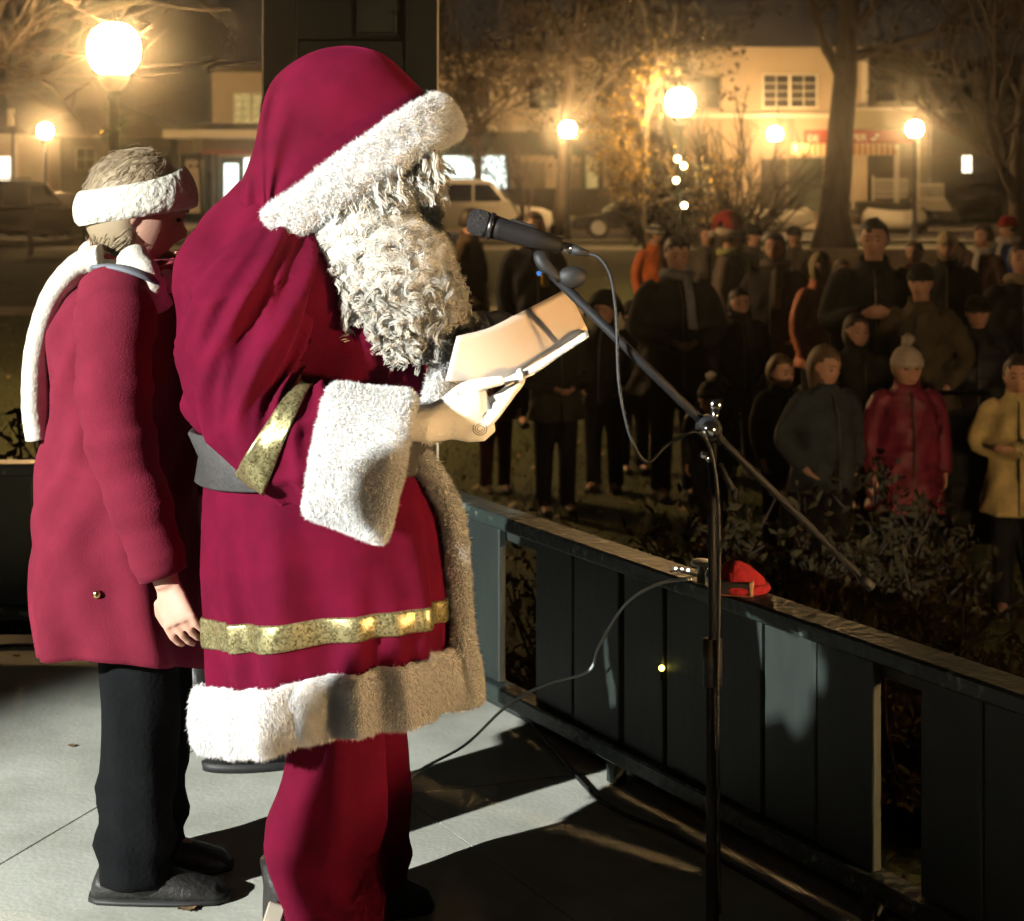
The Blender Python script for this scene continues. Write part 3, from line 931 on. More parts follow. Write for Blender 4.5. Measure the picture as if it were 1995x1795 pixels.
# --- hood: fan of arches between the two ends of the face opening
pivot = P(556, 392, Y0)
CONT = smooth_path([(838, 190), (800, 152), (745, 104), (680, 91), (612, 104), (560, 132), (527, 180), (505, 260), (484, 330), (462, 380)], 34)
HW = np.interp(np.linspace(0, 1, 34), [0, 0.25, 0.7, 1], [0.152, 0.152, 0.135, 0.10])
rings = []
tt = np.linspace(0, PI, 44)
for k in range(34):
    C = P(CONT[k][0], CONT[k][1], Y0)
    pv = pivot + np.array([-0.03, 0, 0.0]) * (k / 33) + np.array([0, 0, -0.05]) * (k / 33)
    s = np.sin(tt) ** 0.62; c = np.sign(np.cos(tt)) * np.abs(np.cos(tt)) ** 0.72
    f = 0.006 * np.sin(tt * 6 + k * 0.35) * (k / 33) + 0.005 * np.sin(k * 0.8 + tt * 2.5) * np.exp(-((k - 22) / 8.0) ** 2)
    ring = pv + s[:, None] * (C - pv) * (1 + f)[:, None] - (c * HW[k])[:, None] * np.array([0, 1.0, 0])
    ring += (f * 1.2)[:, None] * np.array([0, -1.0, 0.3])
    rings.append(ring)
g = HG(); g.loft(rings, cap=False, closed=False)
hood = g.build('hood', VELVET, hero)
hood.modifiers.new('t', 'SOLIDIFY').thickness = 0.006

# fur brim round the face opening
br = []
C = P(838, 192, Y0)
for t in np.linspace(-0.12, PI + 0.12, 48):
    s = math.copysign(abs(math.sin(t)) ** 0.62, math.sin(t)); c = math.copysign(abs(math.cos(t)) ** 0.72, math.cos(t))
    p = pivot + s * (C - pivot) * (1 if s > 0 else 0.3) - c * (0.152 + 0.012) * np.array([0, 1.0, 0])
    p = p + np.array([0.020, 0, -0.036]) + np.array([0.012, 0, 0.0]) * max(0, math.sin(t)) ** 4
    br.append(p)
br = smooth_path(br[::3] + [br[-1]], 60)
wv = []
for k in range(60):
    d = abs(k / 59 - 0.5) * 2
    wv.append(0.050 - 0.008 * d ** 3)
cdir = (C - pivot) / np.linalg.norm(C - pivot)
fwd = np.array([-cdir[2], 0, cdir[0]]) * -1           # out of the opening: down and forward
nr_ = []
for k in range(60):
    q = br[k] - (pivot + C) / 2; q[1] *= 1.4; q = q - fwd * np.dot(q, fwd)
    nr_.append(q / np.linalg.norm(q))
g = Geo(); g.loft(strip_along(list(br), wv, 0.024, nr_, 20))
furred(g, 'fur_brim', hood, 60000, 0.009, width=0.0007, spread=0.45, droop=0.1, base_noise=0.005)

# --- body under the clothes, one surface
g = HG()
hc_ = P(722, 330, Y0)
hR = np.array((Euler((0, 0, rad(90))).to_matrix()) @ Euler((rad(34), 0, 0)).to_matrix())
headgeo(g, hc_, 1.06, hR, 36, 28)
g.tube([P(560, 470, Y0), P(620, 420, Y0), P(690, 365, Y0)], [0.07, 0.062, 0.06], 14)
a = np.arange(20) * 2 * PI / 20
g.loft([np.stack([PX(cx, Y0) + rx * np.cos(a), Y0 + ry * np.sin(a), np.full(20, HC - (yy - HY) * Y0 / FOC)], 1) for yy, cx, rx, ry in
        ((1120, 640, 0.15, 0.15), (1000, 640, 0.19, 0.19), (880, 630, 0.18, 0.17), (700, 600, 0.17, 0.18), (520, 560, 0.13, 0.19), (455, 560, 0.07, 0.1))])
g.tube([P(520, 505, 3.60), P(478, 560, 3.49), P(520, 838, 3.41), P(700, 835, 3.37), P(815, 826, 3.36)], [0.06, 0.06, 0.048, 0.04, 0.032], 12)
g.tube([P(560, 505, 3.78), P(600, 620, 3.92), P(690, 745, 3.90), P(905, 690, 3.73)], [0.06, 0.058, 0.045, 0.032], 12)
for sy, x in ((-0.11, 620), (0.11, 700)):
    g.tube([P(660, 1090, Y0) + (0, sy, 0), (PX(x, Y0), Y0 + sy, 0.52), (PX(x - 10, Y0), Y0 + sy, 0.08)], [0.065, 0.055, 0.045], 12)
    g.ellipsoid((PX(x - 30, Y0) + 0.03, Y0 + sy, 0.05), (0.09, 0.035, 0.035))
g.v = [v - HL for v in g.v]
body = link('body', remesh(g, 0.007, 2), SKIN, hero)
eyes_mouth(body, hc_ - HL, 1.06, hR, brow=(0.6, 0.57, 0.52))

# --- trousers and boots
g = HG()
for sy, pts, rs in ((-0.115, [(660, 1330), (655, 1480), (645, 1560), (622, 1650), (640, 1740), (668, 1820)], (0.095, 0.100, 0.110, 0.116, 0.105, 0.082)),
                    (0.115, [(700, 1330), (705, 1480), (700, 1560), (690, 1650), (700, 1740), (715, 1800)], (0.095, 0.098, 0.105, 0.11, 0.10, 0.08))):
    path = smooth_path([P(x, y, Y0 + sy) for x, y in pts], 30)
    rr_ = np.interp(np.linspace(0, 1, 30), np.linspace(0, 1, 6), rs)
    gg = Geo(); gg.tube(path, rr_, 40)
    V, F = gg.arrays()
    dz = V[:, 2]
    cen = np.repeat(path, 40, 0)
    d = V - cen; d[:, 2] = 0
    an = np.arctan2(d[:, 1], d[:, 0])
    f = 0.05 * np.sin(3 * an + dz * 9) + 0.12 * (ridge(2 * an + dz * 42 + 1.2) - 0.4) * np.clip((0.32 - dz) / 0.2, 0, 1) + 0.10 * (ridge(6 * an + dz * 6) - 0.4)
    V = V + d * f[:, None]
    g.add(V, F)
g.build('trousers', VELVET, hero)
BOOT = M('worn boot', (0.018, 0.016, 0.015), rough=0.5, noise=0.4, nscale=14, bump=0.3, bscale=50)
for sy, x in ((-0.115, 585), (0.115, 632)):
    g = HG()
    X = PX(x, Y0 + sy); yy = Y0 + sy
    a = np.arange(24) * 2 * PI / 24
    rings = []
    for z, cx, rx, ry in ((0.0, 0.075, 0.155, 0.052), (0.012, 0.075, 0.158, 0.055), (0.045, 0.07, 0.150, 0.055), (0.075, 0.04, 0.115, 0.055), (0.11, 0.0, 0.075, 0.055), (0.15, -0.015, 0.058, 0.055), (0.20, -0.02, 0.060, 0.058)):
        rings.append(np.stack([X + cx + rx * np.cos(a), yy + ry * np.sin(a), np.full(24, z)], 1))
    g.loft(rings)
    b = g.build('boot', BOOT, hero)
    g = HG(); g.box((X - 0.045, yy - 0.062, 0.11), (0.035, 0.012, 0.055), (0, 0.3, 0)); g.build('patch', M('boot patch', (0.28, 0.25, 0.2), rough=0.7), b, smooth=False, bevel=0.003)

# --- gloved hands
g = HG()
wr = P(815, 826, 3.36)
a = np.arange(22) * 2 * PI / 22
def gring(cx, cy, ax, ay, Y, hd, n=22):
    c = P(cx, cy, Y); A = np.array([ax * Y / FOC, 0, -ay * Y / FOC]); q = np.arange(n) * 2 * PI / n
    return c + np.cos(q)[:, None] * A + (hd * np.sin(q))[:, None] * np.array([0, -1.0, 0])
g.loft([gring(800, 826, -2, 34, 3.36, 0.034), gring(835, 825, -3, 37, 3.36, 0.036), gring(866, 814, -6, 46, 3.37, 0.038), gring(884, 810, -6, 47, 3.37, 0.036), gring(892, 812, -5, 45, 3.37, 0.036),
        gring(915, 812, -2, 50, 3.38, 0.042), gring(938, 808, 6, 52, 3.39, 0.042), gring(956, 798, 10, 42, 3.40, 0.036)])
FING = [  # nearest (little) to farthest (index): px, py, Y
    [(925, 838, 3.365), (952, 822, 3.355), (978, 792, 3.36), (992, 768, 3.385), (990, 752, 3.41)],
    [(930, 822, 3.375), (962, 808, 3.362), (990, 776, 3.37), (1005, 754, 3.395), (1003, 740, 3.42)],
    [(935, 806, 3.39), (970, 792, 3.378), (1000, 762, 3.385), (1016, 742, 3.41), (1014, 730, 3.435)],
    [(935, 790, 3.405), (968, 776, 3.395), (998, 752, 3.40), (1014, 735, 3.425), (1012, 724, 3.45)]]
for f in FING:
    g.tube(smooth_path([P(*q) for q in f], 12), np.interp(np.linspace(0, 1, 12), [0, .5, 1], [0.0105, 0.0092, 0.0075]), 10)
g.tube(smooth_path([P(876, 786, 3.40), P(905, 760, 3.385), P(942, 748, 3.37), P(980, 741, 3.375)], 12), np.interp(np.linspace(0, 1, 12), [0, .5, 1], [0.018, 0.0135, 0.0095]), 10)
g.v = [v - HL for v in g.v]
gl = link('glove', remesh(g, 0.0026, 2), GLOVE, hero)
# stitched scroll on the back of the glove
g = HG(); pts = []
for t in np.linspace(0, 5.2 * PI, 60):
    r_ = 4 + 11 * t / (5.2 * PI)
    pts.append((936 + r_ * math.cos(t), 836 + r_ * 0.9 * math.sin(t)))
g.tube([P(x, y, 3.336) for x, y in pts], 0.0008, 4)
g.tube([P(x, y, 3.342) for x, y in ((944, 824), (940, 812), (946, 804), (951, 812), (945, 820))], 0.0009, 4)
g.build('stitched_scroll', M('scroll thread', (0.22, 0.17, 0.10), rough=0.8), gl)
# far glove behind the sheet
g = HG()
g.loft([gring(880, 705, 6, 44, 3.74, 0.034), gring(905, 675, 22, 42, 3.72, 0.034), gring(935, 652, 22, 44, 3.70, 0.034), gring(962, 640, 18, 36, 3.68, 0.03)])
for k in range(4):
    g.tube(smooth_path([P(945 + 4 * k, 622 + 12 * k, 3.70), P(975 + 3 * k, 615 + 16 * k, 3.67), P(1000, 630 + 18 * k, 3.635), P(990, 650 + 18 * k, 3.615)], 10), np.interp(np.linspace(0, 1, 10), [0, .5, 1], [0.0125, 0.0115, 0.009]), 10)
g.tube(smooth_path([P(890, 665, 3.70), P(910, 640, 3.66), P(945, 640, 3.61)], 10), np.interp(np.linspace(0, 1, 10), [0, 1], [0.018, 0.010]), 10)
g.v = [v - HL for v in g.v]
link('glove', remesh(g, 0.0042, 2), GLOVE, hero)

# --- beard: soft volume plus many ringlets
BT = [  # y, xl, xr, half depth
    (270, 660, 842, 0.075), (310, 610, 846, 0.105), (350, 588, 844, 0.118), (400, 580, 838, 0.125), (440, 590, 852, 0.128), (480, 602, 872, 0.128), (520, 616, 880, 0.125), (560, 630, 890, 0.122), (600, 648, 898, 0.118), (630, 676, 896, 0.104), (655, 715, 880, 0.078), (672, 765, 850, 0.04)]
def beard_pt(y, th, k=1.0):
    xl, xr, b = lerp_table(BT, y)
    yc = Y0 - 0.045 - 0.085 * np.clip((y - 400) / 130.0, 0, 1)
    a_ = (xr - xl) / 2 * Y0 / FOC * k
    z = HC - (y - HY) * yc / FOC
    return np.stack([PX((xl + xr) / 2, yc) + a_ * np.cos(th), yc - b * k * np.sin(th), np.broadcast_to(z, np.shape(th))], -1)
g = HG()
ths = np.arange(60) * 2 * PI / 60
rings = []
for y in np.linspace(270, 670, 50):
    q = beard_pt(y, ths, 0.985)
    q += 0.010 * np.stack([vnoise(q, 1, 55), vnoise(q, 2, 55), vnoise(q, 3, 55)], 1)
    rings.append(q)
g.loft(rings)
Vb_, Tb_ = g.arrays(); Tb_ = np.array([f for f in Tb_ if len(f) == 4]); Tb_ = np.concatenate([Tb_[:, [0, 1, 2]], Tb_[:, [0, 2, 3]]])
Nb_ = np.cross(Vb_[Tb_[:, 1]] - Vb_[Tb_[:, 0]], Vb_[Tb_[:, 2]] - Vb_[Tb_[:, 0]]); 
if np.sum(Nb_ * (Vb_[Tb_[:, 0]] - Vb_.mean(0))) < 0: Tb_ = Tb_[:, ::-1]
vb, fb = blades(Vb_, Tb_, 42000, 0.011, 0.0006, 0.5, 0.7)
beard = g.build('beard', BEARD, hero)
hlink('fine_hair', vb, fb, BEARD, beard)['kind'] = 'stuff'
rng = np.random.default_rng(11)
g = HG()
Vs = []; Fs = []; cnt = 0
def curl(p, d, n, L, R, turns, rad_, ns=4, nst=5):
    """a ringlet of nst strands; p root, d run, n outward"""
    global cnt
    d = d / np.linalg.norm(d); u = n - d * np.dot(n, d); u /= np.linalg.norm(u); v = np.cross(d, u)
    m = int(9 * turns) + 4
    t = np.linspace(0, 1, m)
    ph0 = rng.random() * 6.28; sg = rng.choice([-1, 1])
    for s in range(nst):
        ph = ph0 + s * 0.20 + rng.normal() * 0.10
        an = sg * turns * 2 * PI * t + ph
        rr = R * np.clip(t * 5, 0.25, 1) * (1.0 - 0.25 * t) * (1 + 0.10 * rng.normal())
        droop = np.array([0, 0, -1]) * (0.25 * L * t ** 2)[:, None]
        c = p + d * (L * t)[:, None] + droop + (rr * np.cos(an))[:, None] * u + (rr * np.sin(an))[:, None] * v + rng.normal(size=3) * 0.0022
        rr2 = rad_ * (1 - 0.35 * t)
        tg = np.gradient(c, axis=0); tg /= np.linalg.norm(tg, axis=1)[:, None]
        ref = np.cross(tg, np.array([0.3, 0.5, 0.8])); ref /= np.linalg.norm(ref, axis=1)[:, None]
        bi = np.cross(tg, ref)
        ring = np.stack([c + rr2[:, None] * (math.cos(q) * ref + math.sin(q) * bi) for q in np.arange(ns) * 2 * PI / ns], 1)
        Vs.append(ring.reshape(-1, 3))
        k = np.arange(m - 1)[:, None] * ns; i = np.arange(ns)[None, :]; j = (i + 1) % ns
        Fs.append(np.stack([k + i, k + j, k + ns + j, k + ns + i], -1).reshape(-1, 4) + cnt)
        cnt += m * ns
for q in range(900):
    y = 285 + 382 * rng.random()
    th = rng.uniform(-0.6, PI + 0.5)
    pnt = beard_pt(y, np.array([th]))[0]
    cen = beard_pt(y, np.array([th]), 0.0)[0]
    nn = pnt - cen; nn /= np.linalg.norm(nn)
    low = np.clip((y - 380) / 220, 0, 1)
    d = np.array([0.30 * (1 - low) - 0.1 * rng.normal() + 0.18, 0.25 * rng.normal(), -1.0]) + nn * (0.25 + 0.2 * low) + 0.30 * rng.normal(size=3)
    if y < 380:
        curl(pnt - nn * 0.012, d, nn, rng.uniform(0.04, 0.07), rng.uniform(0.005, 0.009), rng.uniform(0.7, 1.4), 0.00115, ns=3, nst=11)
    else:
        curl(pnt - nn * 0.012, d, nn, rng.uniform(0.030, 0.055), rng.uniform(0.008, 0.013), rng.uniform(1.2, 2.2), 0.0010, ns=3, nst=12)
# moustache sweeping forward and hair under the brim
for q in range(90):
    x = rng.uniform(770, 850); y = rng.uniform(290, 350); yy = 3.59 + rng.uniform(-0.05, 0.14)
    curl(P(x, y, yy), np.array([0.5, -0.1 + rng.normal() * 0.3, -0.9]), np.array([0.7, -0.6, 0.2]), rng.uniform(0.03, 0.06), rng.uniform(0.006, 0.011), 1.2, 0.0011, ns=3, nst=10)
Vs = np.concatenate(Vs); Fs = np.concatenate(Fs)
hlink('ringlets', Vs, Fs, BEARD, beard, smooth=True)['kind'] = 'stuff'
# eyebrow tuft and spectacle rim just visible at the front of the face
g = HG(); g.tube(smooth_path([P(838, 268, 3.60), P(846, 285, 3.57), P(842, 306, 3.57), P(832, 308, 3.60)], 12), 0.0022, 6)
g.build('spectacles', M('spectacle wire', (0.03, 0.025, 0.02), rough=0.3, metal=0.6), hero)

# --- card held in the gloves
PAPER = M('card', (0.72, 0.60, 0.48), rough=0.8, noise=0.08, nscale=6)
PAPERW = M('white page', (0.80, 0.80, 0.77), rough=0.8)
fl = thing('folded_card', 'folded tan card held open in white gloves', 'card', loc=P(1010, 660, 3.5))
HG.org = P(1010, 660, 3.5)
ta = smooth_path([P(868, 742, 3.40), P(930, 742, 3.42), P(1000, 738, 3.46), P(1075, 690, 3.56), P(1146, 645, 3.68)], 20)
tb = smooth_path([P(890, 655, 3.46), P(950, 640, 3.50), P(1003, 614, 3.56), P(1056, 587, 3.64), P(1106, 561, 3.74)], 20)
g = HG(); rows = [ta + (tb - ta) * t for t in np.linspace(0, 1, 8)]
g.loft(rows, cap=False, closed=False)
o = g.build('cover', PAPER, fl); o.modifiers.new('t', 'SOLIDIFY').thickness = 0.0016
lip = smooth_path([P(985, 754, 3.37), P(1040, 730, 3.44), P(1090, 696, 3.52), P(1148, 657, 3.60)], 20)
lin = smooth_path([P(975, 741, 3.452), P(1030, 716, 3.495), P(1080, 686, 3.56), P(1144, 646, 3.672)], 20)
g = HG(); g.loft([lin + (lip - lin) * t + np.array([0, 0, 0.004 * math.sin(PI * t)]) for t in np.linspace(0, 1, 6)], cap=False, closed=False)
o = g.build('page', PAPERW, fl); o.modifiers.new('t', 'SOLIDIFY').thickness = 0.0012

# ------------------------------------------------------------------ the person in the red coat, leaning forward on the left
Y1 = 3.93
WL = np.array([PX(255, Y1), Y1, 0.0])
wom = thing('person', 'person in red knee-length coat and cream knitted headband leaning forward', 'person', loc=WL)
HG.org = WL
REDCOAT = M('red wool coat', (0.16, 0.015, 0.032), rough=0.95, noise=0.3, nscale=7, bump=0.15, bscale=220, sheen=0.15, sheen_col=(0.6, 0.12, 0.18), spec=0.1)
COAT = [  # y, xl, xr, hd
    (505, 205, 330, 0.09), (530, 178, 352, 0.14), (570, 142, 365, 0.185), (640, 108, 372, 0.20), (750, 96, 372, 0.20), (850, 92, 368, 0.19), (920, 84, 374, 0.195), (1000, 72, 382, 0.205), (1100, 66, 392, 0.215), (1200, 70, 404, 0.225), (1290, 82, 416, 0.23)]
def coat_ring(y, n=120, off=0):
    xl, xr, b = lerp_table(COAT, y)
    th = np.arange(n) * 2 * PI / n
    a_ = (xr - xl) / 2 * Y1 / FOC; X = PX((xl + xr) / 2, Y1); z = HC - (y - HY) * Y1 / FOC
    sk = np.clip((y - 860) / 400, 0, 1)
    f = sk * (0.014 * np.sin(6 * th + 1) + 0.008 * np.sin(10 * th + y / 120)) + (1 - sk) * (0.010 * np.sin(4 * th + y / 60) + 0.005 * np.sin(9 * th - y / 30))
    c, s = np.cos(th), np.sin(th)
    pz = z + sk * 0.06 * np.maximum(s, 0) - sk * 0.012 * c
    return np.stack([X + (a_ + f + off) * np.sign(c) * np.abs(c) ** 0.9, Y1 - (b + f + off) * np.sign(s) * np.abs(s) ** 0.9, pz], 1)
g = HG(); g.loft([coat_ring(y) for y in np.linspace(505, 1290, 80)] + [coat_ring(1290, off=-0.02), coat_ring(1200, off=-0.03)], cap=False)
g.loft([coat_ring(505), coat_ring(505) * 0.4 + 0.6 * coat_ring(505).mean(0)], cap=False)
coat = g.build('coat', REDCOAT, wom)
g = HG()      # near sleeve, reaching down and forward
pts = smooth_path([P(228, 560, 3.80), P(225, 620, 3.74), P(222, 760, 3.70), P(240, 880, 3.69), P(282, 1010, 3.68), P(318, 1120, 3.68)], 40)
rr_ = np.interp(np.linspace(0, 1, 40), [0, .15, .5, .8, 1], [0.075, 0.085, 0.075, 0.062, 0.052])
rr_ = [r_ * (1 + 0.05 * math.sin(i * 0.9) + 0.03 * math.sin(i * 2.1)) for i, r_ in enumerate(rr_)]
g.tube(pts, rr_, 28, flat=0.9); g.build('sleeve', REDCOAT, coat)
g = HG()
pts = smooth_path([P(300, 580, 4.06), P(345, 680, 4.14), P(370, 820, 4.16), P(400, 960, 4.15)], 24)
g.tube(pts, np.interp(np.linspace(0, 1, 24), [0, .2, 1], [0.07, 0.075, 0.05]), 24); g.build('sleeve', REDCOAT, coat)
g = HG(); g.tube(smooth_path([P(190, 520, 3.80), P(235, 522, 3.745), P(285, 538, 3.75), P(318, 556, 3.80)], 14), 0.020, 8, flat=0.35)
g.build('strap', M('grey strap', (0.12, 0.13, 0.15), rough=0.7), wom)
# head, bent down and to the right
hw = P(276, 412, Y1)
hRw = np.array(Euler((0, 0, rad(98))).to_matrix() @ Euler((rad(16), 0, 0)).to_matrix())
g = HG(); headgeo(g, hw, 1.02, hRw, 36, 28)
g.tube([P(262, 560, Y1), P(262, 500, Y1), P(272, 440, Y1)], [0.06, 0.052, 0.052], 14)
g.loft([coat_ring(y, 24, -0.04) for y in (540, 640, 800, 900, 1000)])
g.tube([P(228, 570, 3.82), P(222, 760, 3.71), P(282, 1010, 3.68), P(326, 1140, 3.68)], [0.05, 0.045, 0.034, 0.026], 12)
hand_geo(g, P(326, 1138, 3.68), P(350, 1215, 3.66) - P(326, 1138, 3.68), (0.3, 0.9, 0.2), 0.95, 0.45, 1)
g.tube([P(300, 590, 4.04), P(370, 820, 4.15), P(402, 990, 4.15)], [0.05, 0.04, 0.026], 12)
hand_geo(g, P(402, 990, 4.15), np.array([0.2, 0, -1]), (0.0, -1, 0.2), 0.95, 0.5, -1)
for sy, x in ((-0.07, 268), (0.10, 300)):
    g.tube([(PX(x, Y1), Y1 + sy, 0.75), (PX(x, Y1), Y1 + sy, 0.45), (PX(x - 4, Y1), Y1 + sy, 0.08)], [0.075, 0.05, 0.034], 12)
    g.ellipsoid((PX(x + 15, Y1), Y1 + sy, 0.045), (0.06, 0.03, 0.028))
g.v = [v - WL for v in g.v]
bw = link('body', remesh(g, 0.0046, 2), SKIN, wom)
eyes_mouth(bw, hw - WL, 1.02, hRw, brow=(0.18, 0.13, 0.09))
# hair: blonde-grey, cap plus strands
HAIR = M('ash blonde hair', (0.27, 0.205, 0.125), rough=0.55)
g = HG(); gg = Geo(); gg.ellipsoid((0, 0, 0), (0.092, 0.112, 0.122), 30, 22)
V, F = gg.arrays(); V = V.copy(); fr = (V[:, 1] < -0.02) & (V[:, 2] < 0.05); V[fr] *= np.array([0.82, 0.72, 1.0]); V[:, 1] += 0.016; V[:, 2] += 0.008
g.add(V @ hRw.T + hw, F); hair = g.build('hair', HAIR, wom)
V = V @ hRw.T + hw
rs = np.random.default_rng(4); g = HG(); cn = V.mean(0)
axisb = hRw @ np.array([0, 0, 1.0])
for k in range(3200):
    p = V[rs.integers(len(V))] + rs.normal(size=3) * 0.004
    loc_ = hRw.T @ (p - hw)
    an_ = math.atan2(loc_[1], loc_[0]); zl = -0.016 - 0.052 * math.sin(an_); zh = zl + 0.088 * (0.92 - 0.06 * math.sin(an_))
    if loc_[1] < -0.03 or loc_[2] < -0.10 or zl - 0.012 < loc_[2] < zh + 0.004: continue
    ln_ = 0.019 if loc_[2] < zl else 0.006
    pts = [p]
    for q in range(5):
        n_ = pts[-1] - cn; n_ /= np.linalg.norm(n_)
        d = -axisb + 0.45 * (hRw @ np.array([0, 1.0, 0])) + np.array([-0.25, 0, -0.5]); d = d - 0.85 * n_ * np.dot(d, n_); d /= np.linalg.norm(d)
        pts.append(pts[-1] + d * ln_ + rs.normal(size=3) * 0.0018)
    g.tube(pts, [0.0007, 0.0008, 0.0008, 0.0007, 0.0006, 0.0003], 3, cap=False)
g.build('loose_strands', HAIR, hair, kind='stuff')
# knitted headband: broad ribbed band
KNIT = M('cream knit', (0.62, 0.60, 0.50), rough=0.95, bump=0.5, bscale=70, noise=0.2, nscale=30)
ring = []
for ri, zz in enumerate((0.000, 0.008, 0.022, 0.036, 0.05, 0.064, 0.078, 0.086, 0.088)):
    aa = np.arange(110) * 2 * PI / 110
    z_ = -0.016 - 0.052 * np.sin(aa) + zz * (0.92 - 0.06 * np.sin(aa))
    q = np.sqrt(np.clip(1 - (z_ / 0.150) ** 2, 0.1, 1)) * (1.06, 1.15, 1.18, 1.19, 1.19, 1.18, 1.16, 1.13, 1.08)[ri]
    rib = 1 + 0.007 * np.cos(aa * 30)
    L_ = np.stack([0.085 * q * rib * np.cos(aa), 0.012 + 0.113 * q * rib * np.sin(aa), z_], 1)
    ring.append(L_ @ hRw.T + hw)
g = HG(); g.loft(ring, cap=False); g.build('headband', KNIT, wom)
# scarf: wrapped at the neck with a long tail down the back
g = HG()
def tailpath():
    return smooth_path([P(205, 505, 3.86), P(160, 520, 3.87), P(112, 580, 3.88), P(82, 680, 3.89), P(76, 780, 3.89), P(84, 850, 3.89)], 60)
pth = tailpath(); rg = []
for k, p in enumerate(pth):
    t = pth[min(k + 1, 59)] - pth[max(k - 1, 0)]; t /= np.linalg.norm(t)
    s = np.cross(t, np.array([0, -1.0, 0])); s /= np.linalg.norm(s)
    aa = np.arange(18) * 2 * PI / 18
    rb = 1 + 0.012 * math.sin(k * 1.6)
    rg.append(p + (0.034 * rb * np.cos(aa))[:, None] * s + (0.075 * rb * np.sin(aa))[:, None] * np.array([0, -1.0, 0]))
g.loft(rg)
nk = [P(258 + 74 * math.cos(t), 520 + 26 * math.sin(t) + 20 * math.cos(t), Y1 - 0.085 * math.sin(t)) for t in np.linspace(0, 2 * PI, 40)]
g.tube(nk, [0.036 * (1 + 0.08 * math.sin(i * 1.7)) for i in range(40)], 14)
g.tube(smooth_path([P(255, 500, 3.82), P(285, 545, 3.78), P(305, 600, 3.80)], 12), [0.034 * (1 + 0.1 * math.sin(i * 1.9)) for i in range(12)], 12)
g.build('scarf', M('cream ribbed scarf', (0.60, 0.56, 0.47), rough=0.95, bump=0.2, bscale=120, noise=0.25, nscale=20), wom)
g = HG(); g.tube([P(258 + 78 * math.cos(t), 500 + 26 * math.sin(t) + 18 * math.cos(t), Y1 - 0.09 * math.sin(t)) for t in np.linspace(0, 2 * PI, 40)], 0.016, 10)
g.build('scarf_stripe', M('red knit', (0.30, 0.02, 0.035), rough=0.95), wom)
# button, trousers, shoes
cv_, _t = mesh_arrays(coat.data); cv_ = cv_ + WL
cv_ = cv_[cv_[:, 1] < Y1]; pr_ = np.stack([CX + cv_[:, 0] * FOC / cv_[:, 1], HY + (HC - cv_[:, 2]) * FOC / cv_[:, 1]], 1)
bp_ = cv_[np.argmin(np.sum((pr_ - (194, 1157)) ** 2, 1))]
g = HG(); g.ellipsoid(bp_ + (0, -0.003, 0), (0.009, 0.006, 0.009), 12, 8); g.build('button', M('brass', (0.7, 0.55, 0.25), rough=0.2, metal=1.0), coat)
TROU = M('charcoal trousers', (0.0042, 0.0046, 0.0055), rough=0.95, spec=0.15, noise=0.4, nscale=20, bump=0.2, bscale=90)
g = HG()
for sy, x in ((-0.07, 272), (0.10, 300)):
    path = smooth_path([(PX(x, Y1 + sy), Y1 + sy, 0.72), (PX(x + 2, Y1 + sy), Y1 + sy, 0.42), (PX(x - 6, Y1 + sy), Y1 + sy, 0.18), (PX(x - 12, Y1 + sy), Y1 + sy, 0.045)], 24)
    gg = Geo(); gg.tube(path, [0.086 * (1 - 0.10 * i / 24 + (0.008 + 0.022 * (i > 15)) * math.sin(i * 1.5)) for i in range(24)], 30)
    V_, F_ = gg.arrays(); d_ = V_ - np.repeat(path, 30, 0); an_ = np.arctan2(d_[:, 1], d_[:, 0])
    V_ = V_ + d_ * (0.05 * np.sin(3 * an_ + V_[:, 2] * 20) + 0.07 * np.sin(2 * an_ + V_[:, 2] * 55) * (V_[:, 2] < 0.3) + 0.03 * np.sin(7 * an_ + V_[:, 2] * 9))[:, None]
    g.add(V_, F_)
g.build('trousers', TROU, wom)
for sy, x, k in ((-0.07, 258, 1.0), (0.10, 290, 0.9)):
    g = HG(); X = PX(x, Y1 + sy); yy = Y1 + sy
    rings = []
    aa = np.arange(20) * 2 * PI / 20
    for xx, hw_, hz in ((-0.085, 0.02, 0.04), (-0.07, 0.04, 0.075), (-0.02, 0.046, 0.09), (0.05, 0.050, 0.075), (0.12, 0.052, 0.055), (0.18, 0.042, 0.040), (0.205, 0.018, 0.022)):
        rings.append(np.stack([np.full(20, X + xx * k), yy + hw_ * np.cos(aa), np.maximum(0.002, hz * 0.5 + hz * 0.52 * np.sin(aa))], 1))
    g.loft(rings); sh = g.build('shoe', BLACK_LEATHER, wom)
    g = HG(); rings = []
    for xx, hw_ in ((-0.09, 0.022), (-0.07, 0.042), (-0.02, 0.048), (0.05, 0.052), (0.12, 0.054), (0.18, 0.044), (0.21, 0.02)):
        rings.append(np.stack([np.full(20, X + xx * k), yy + hw_ * np.cos(aa), np.clip(0.009 + 0.012 * np.sin(aa), 0.001, 0.02)], 1))
    g.loft(rings); g.build('sole', RUBBER, sh)
HG.org = HL
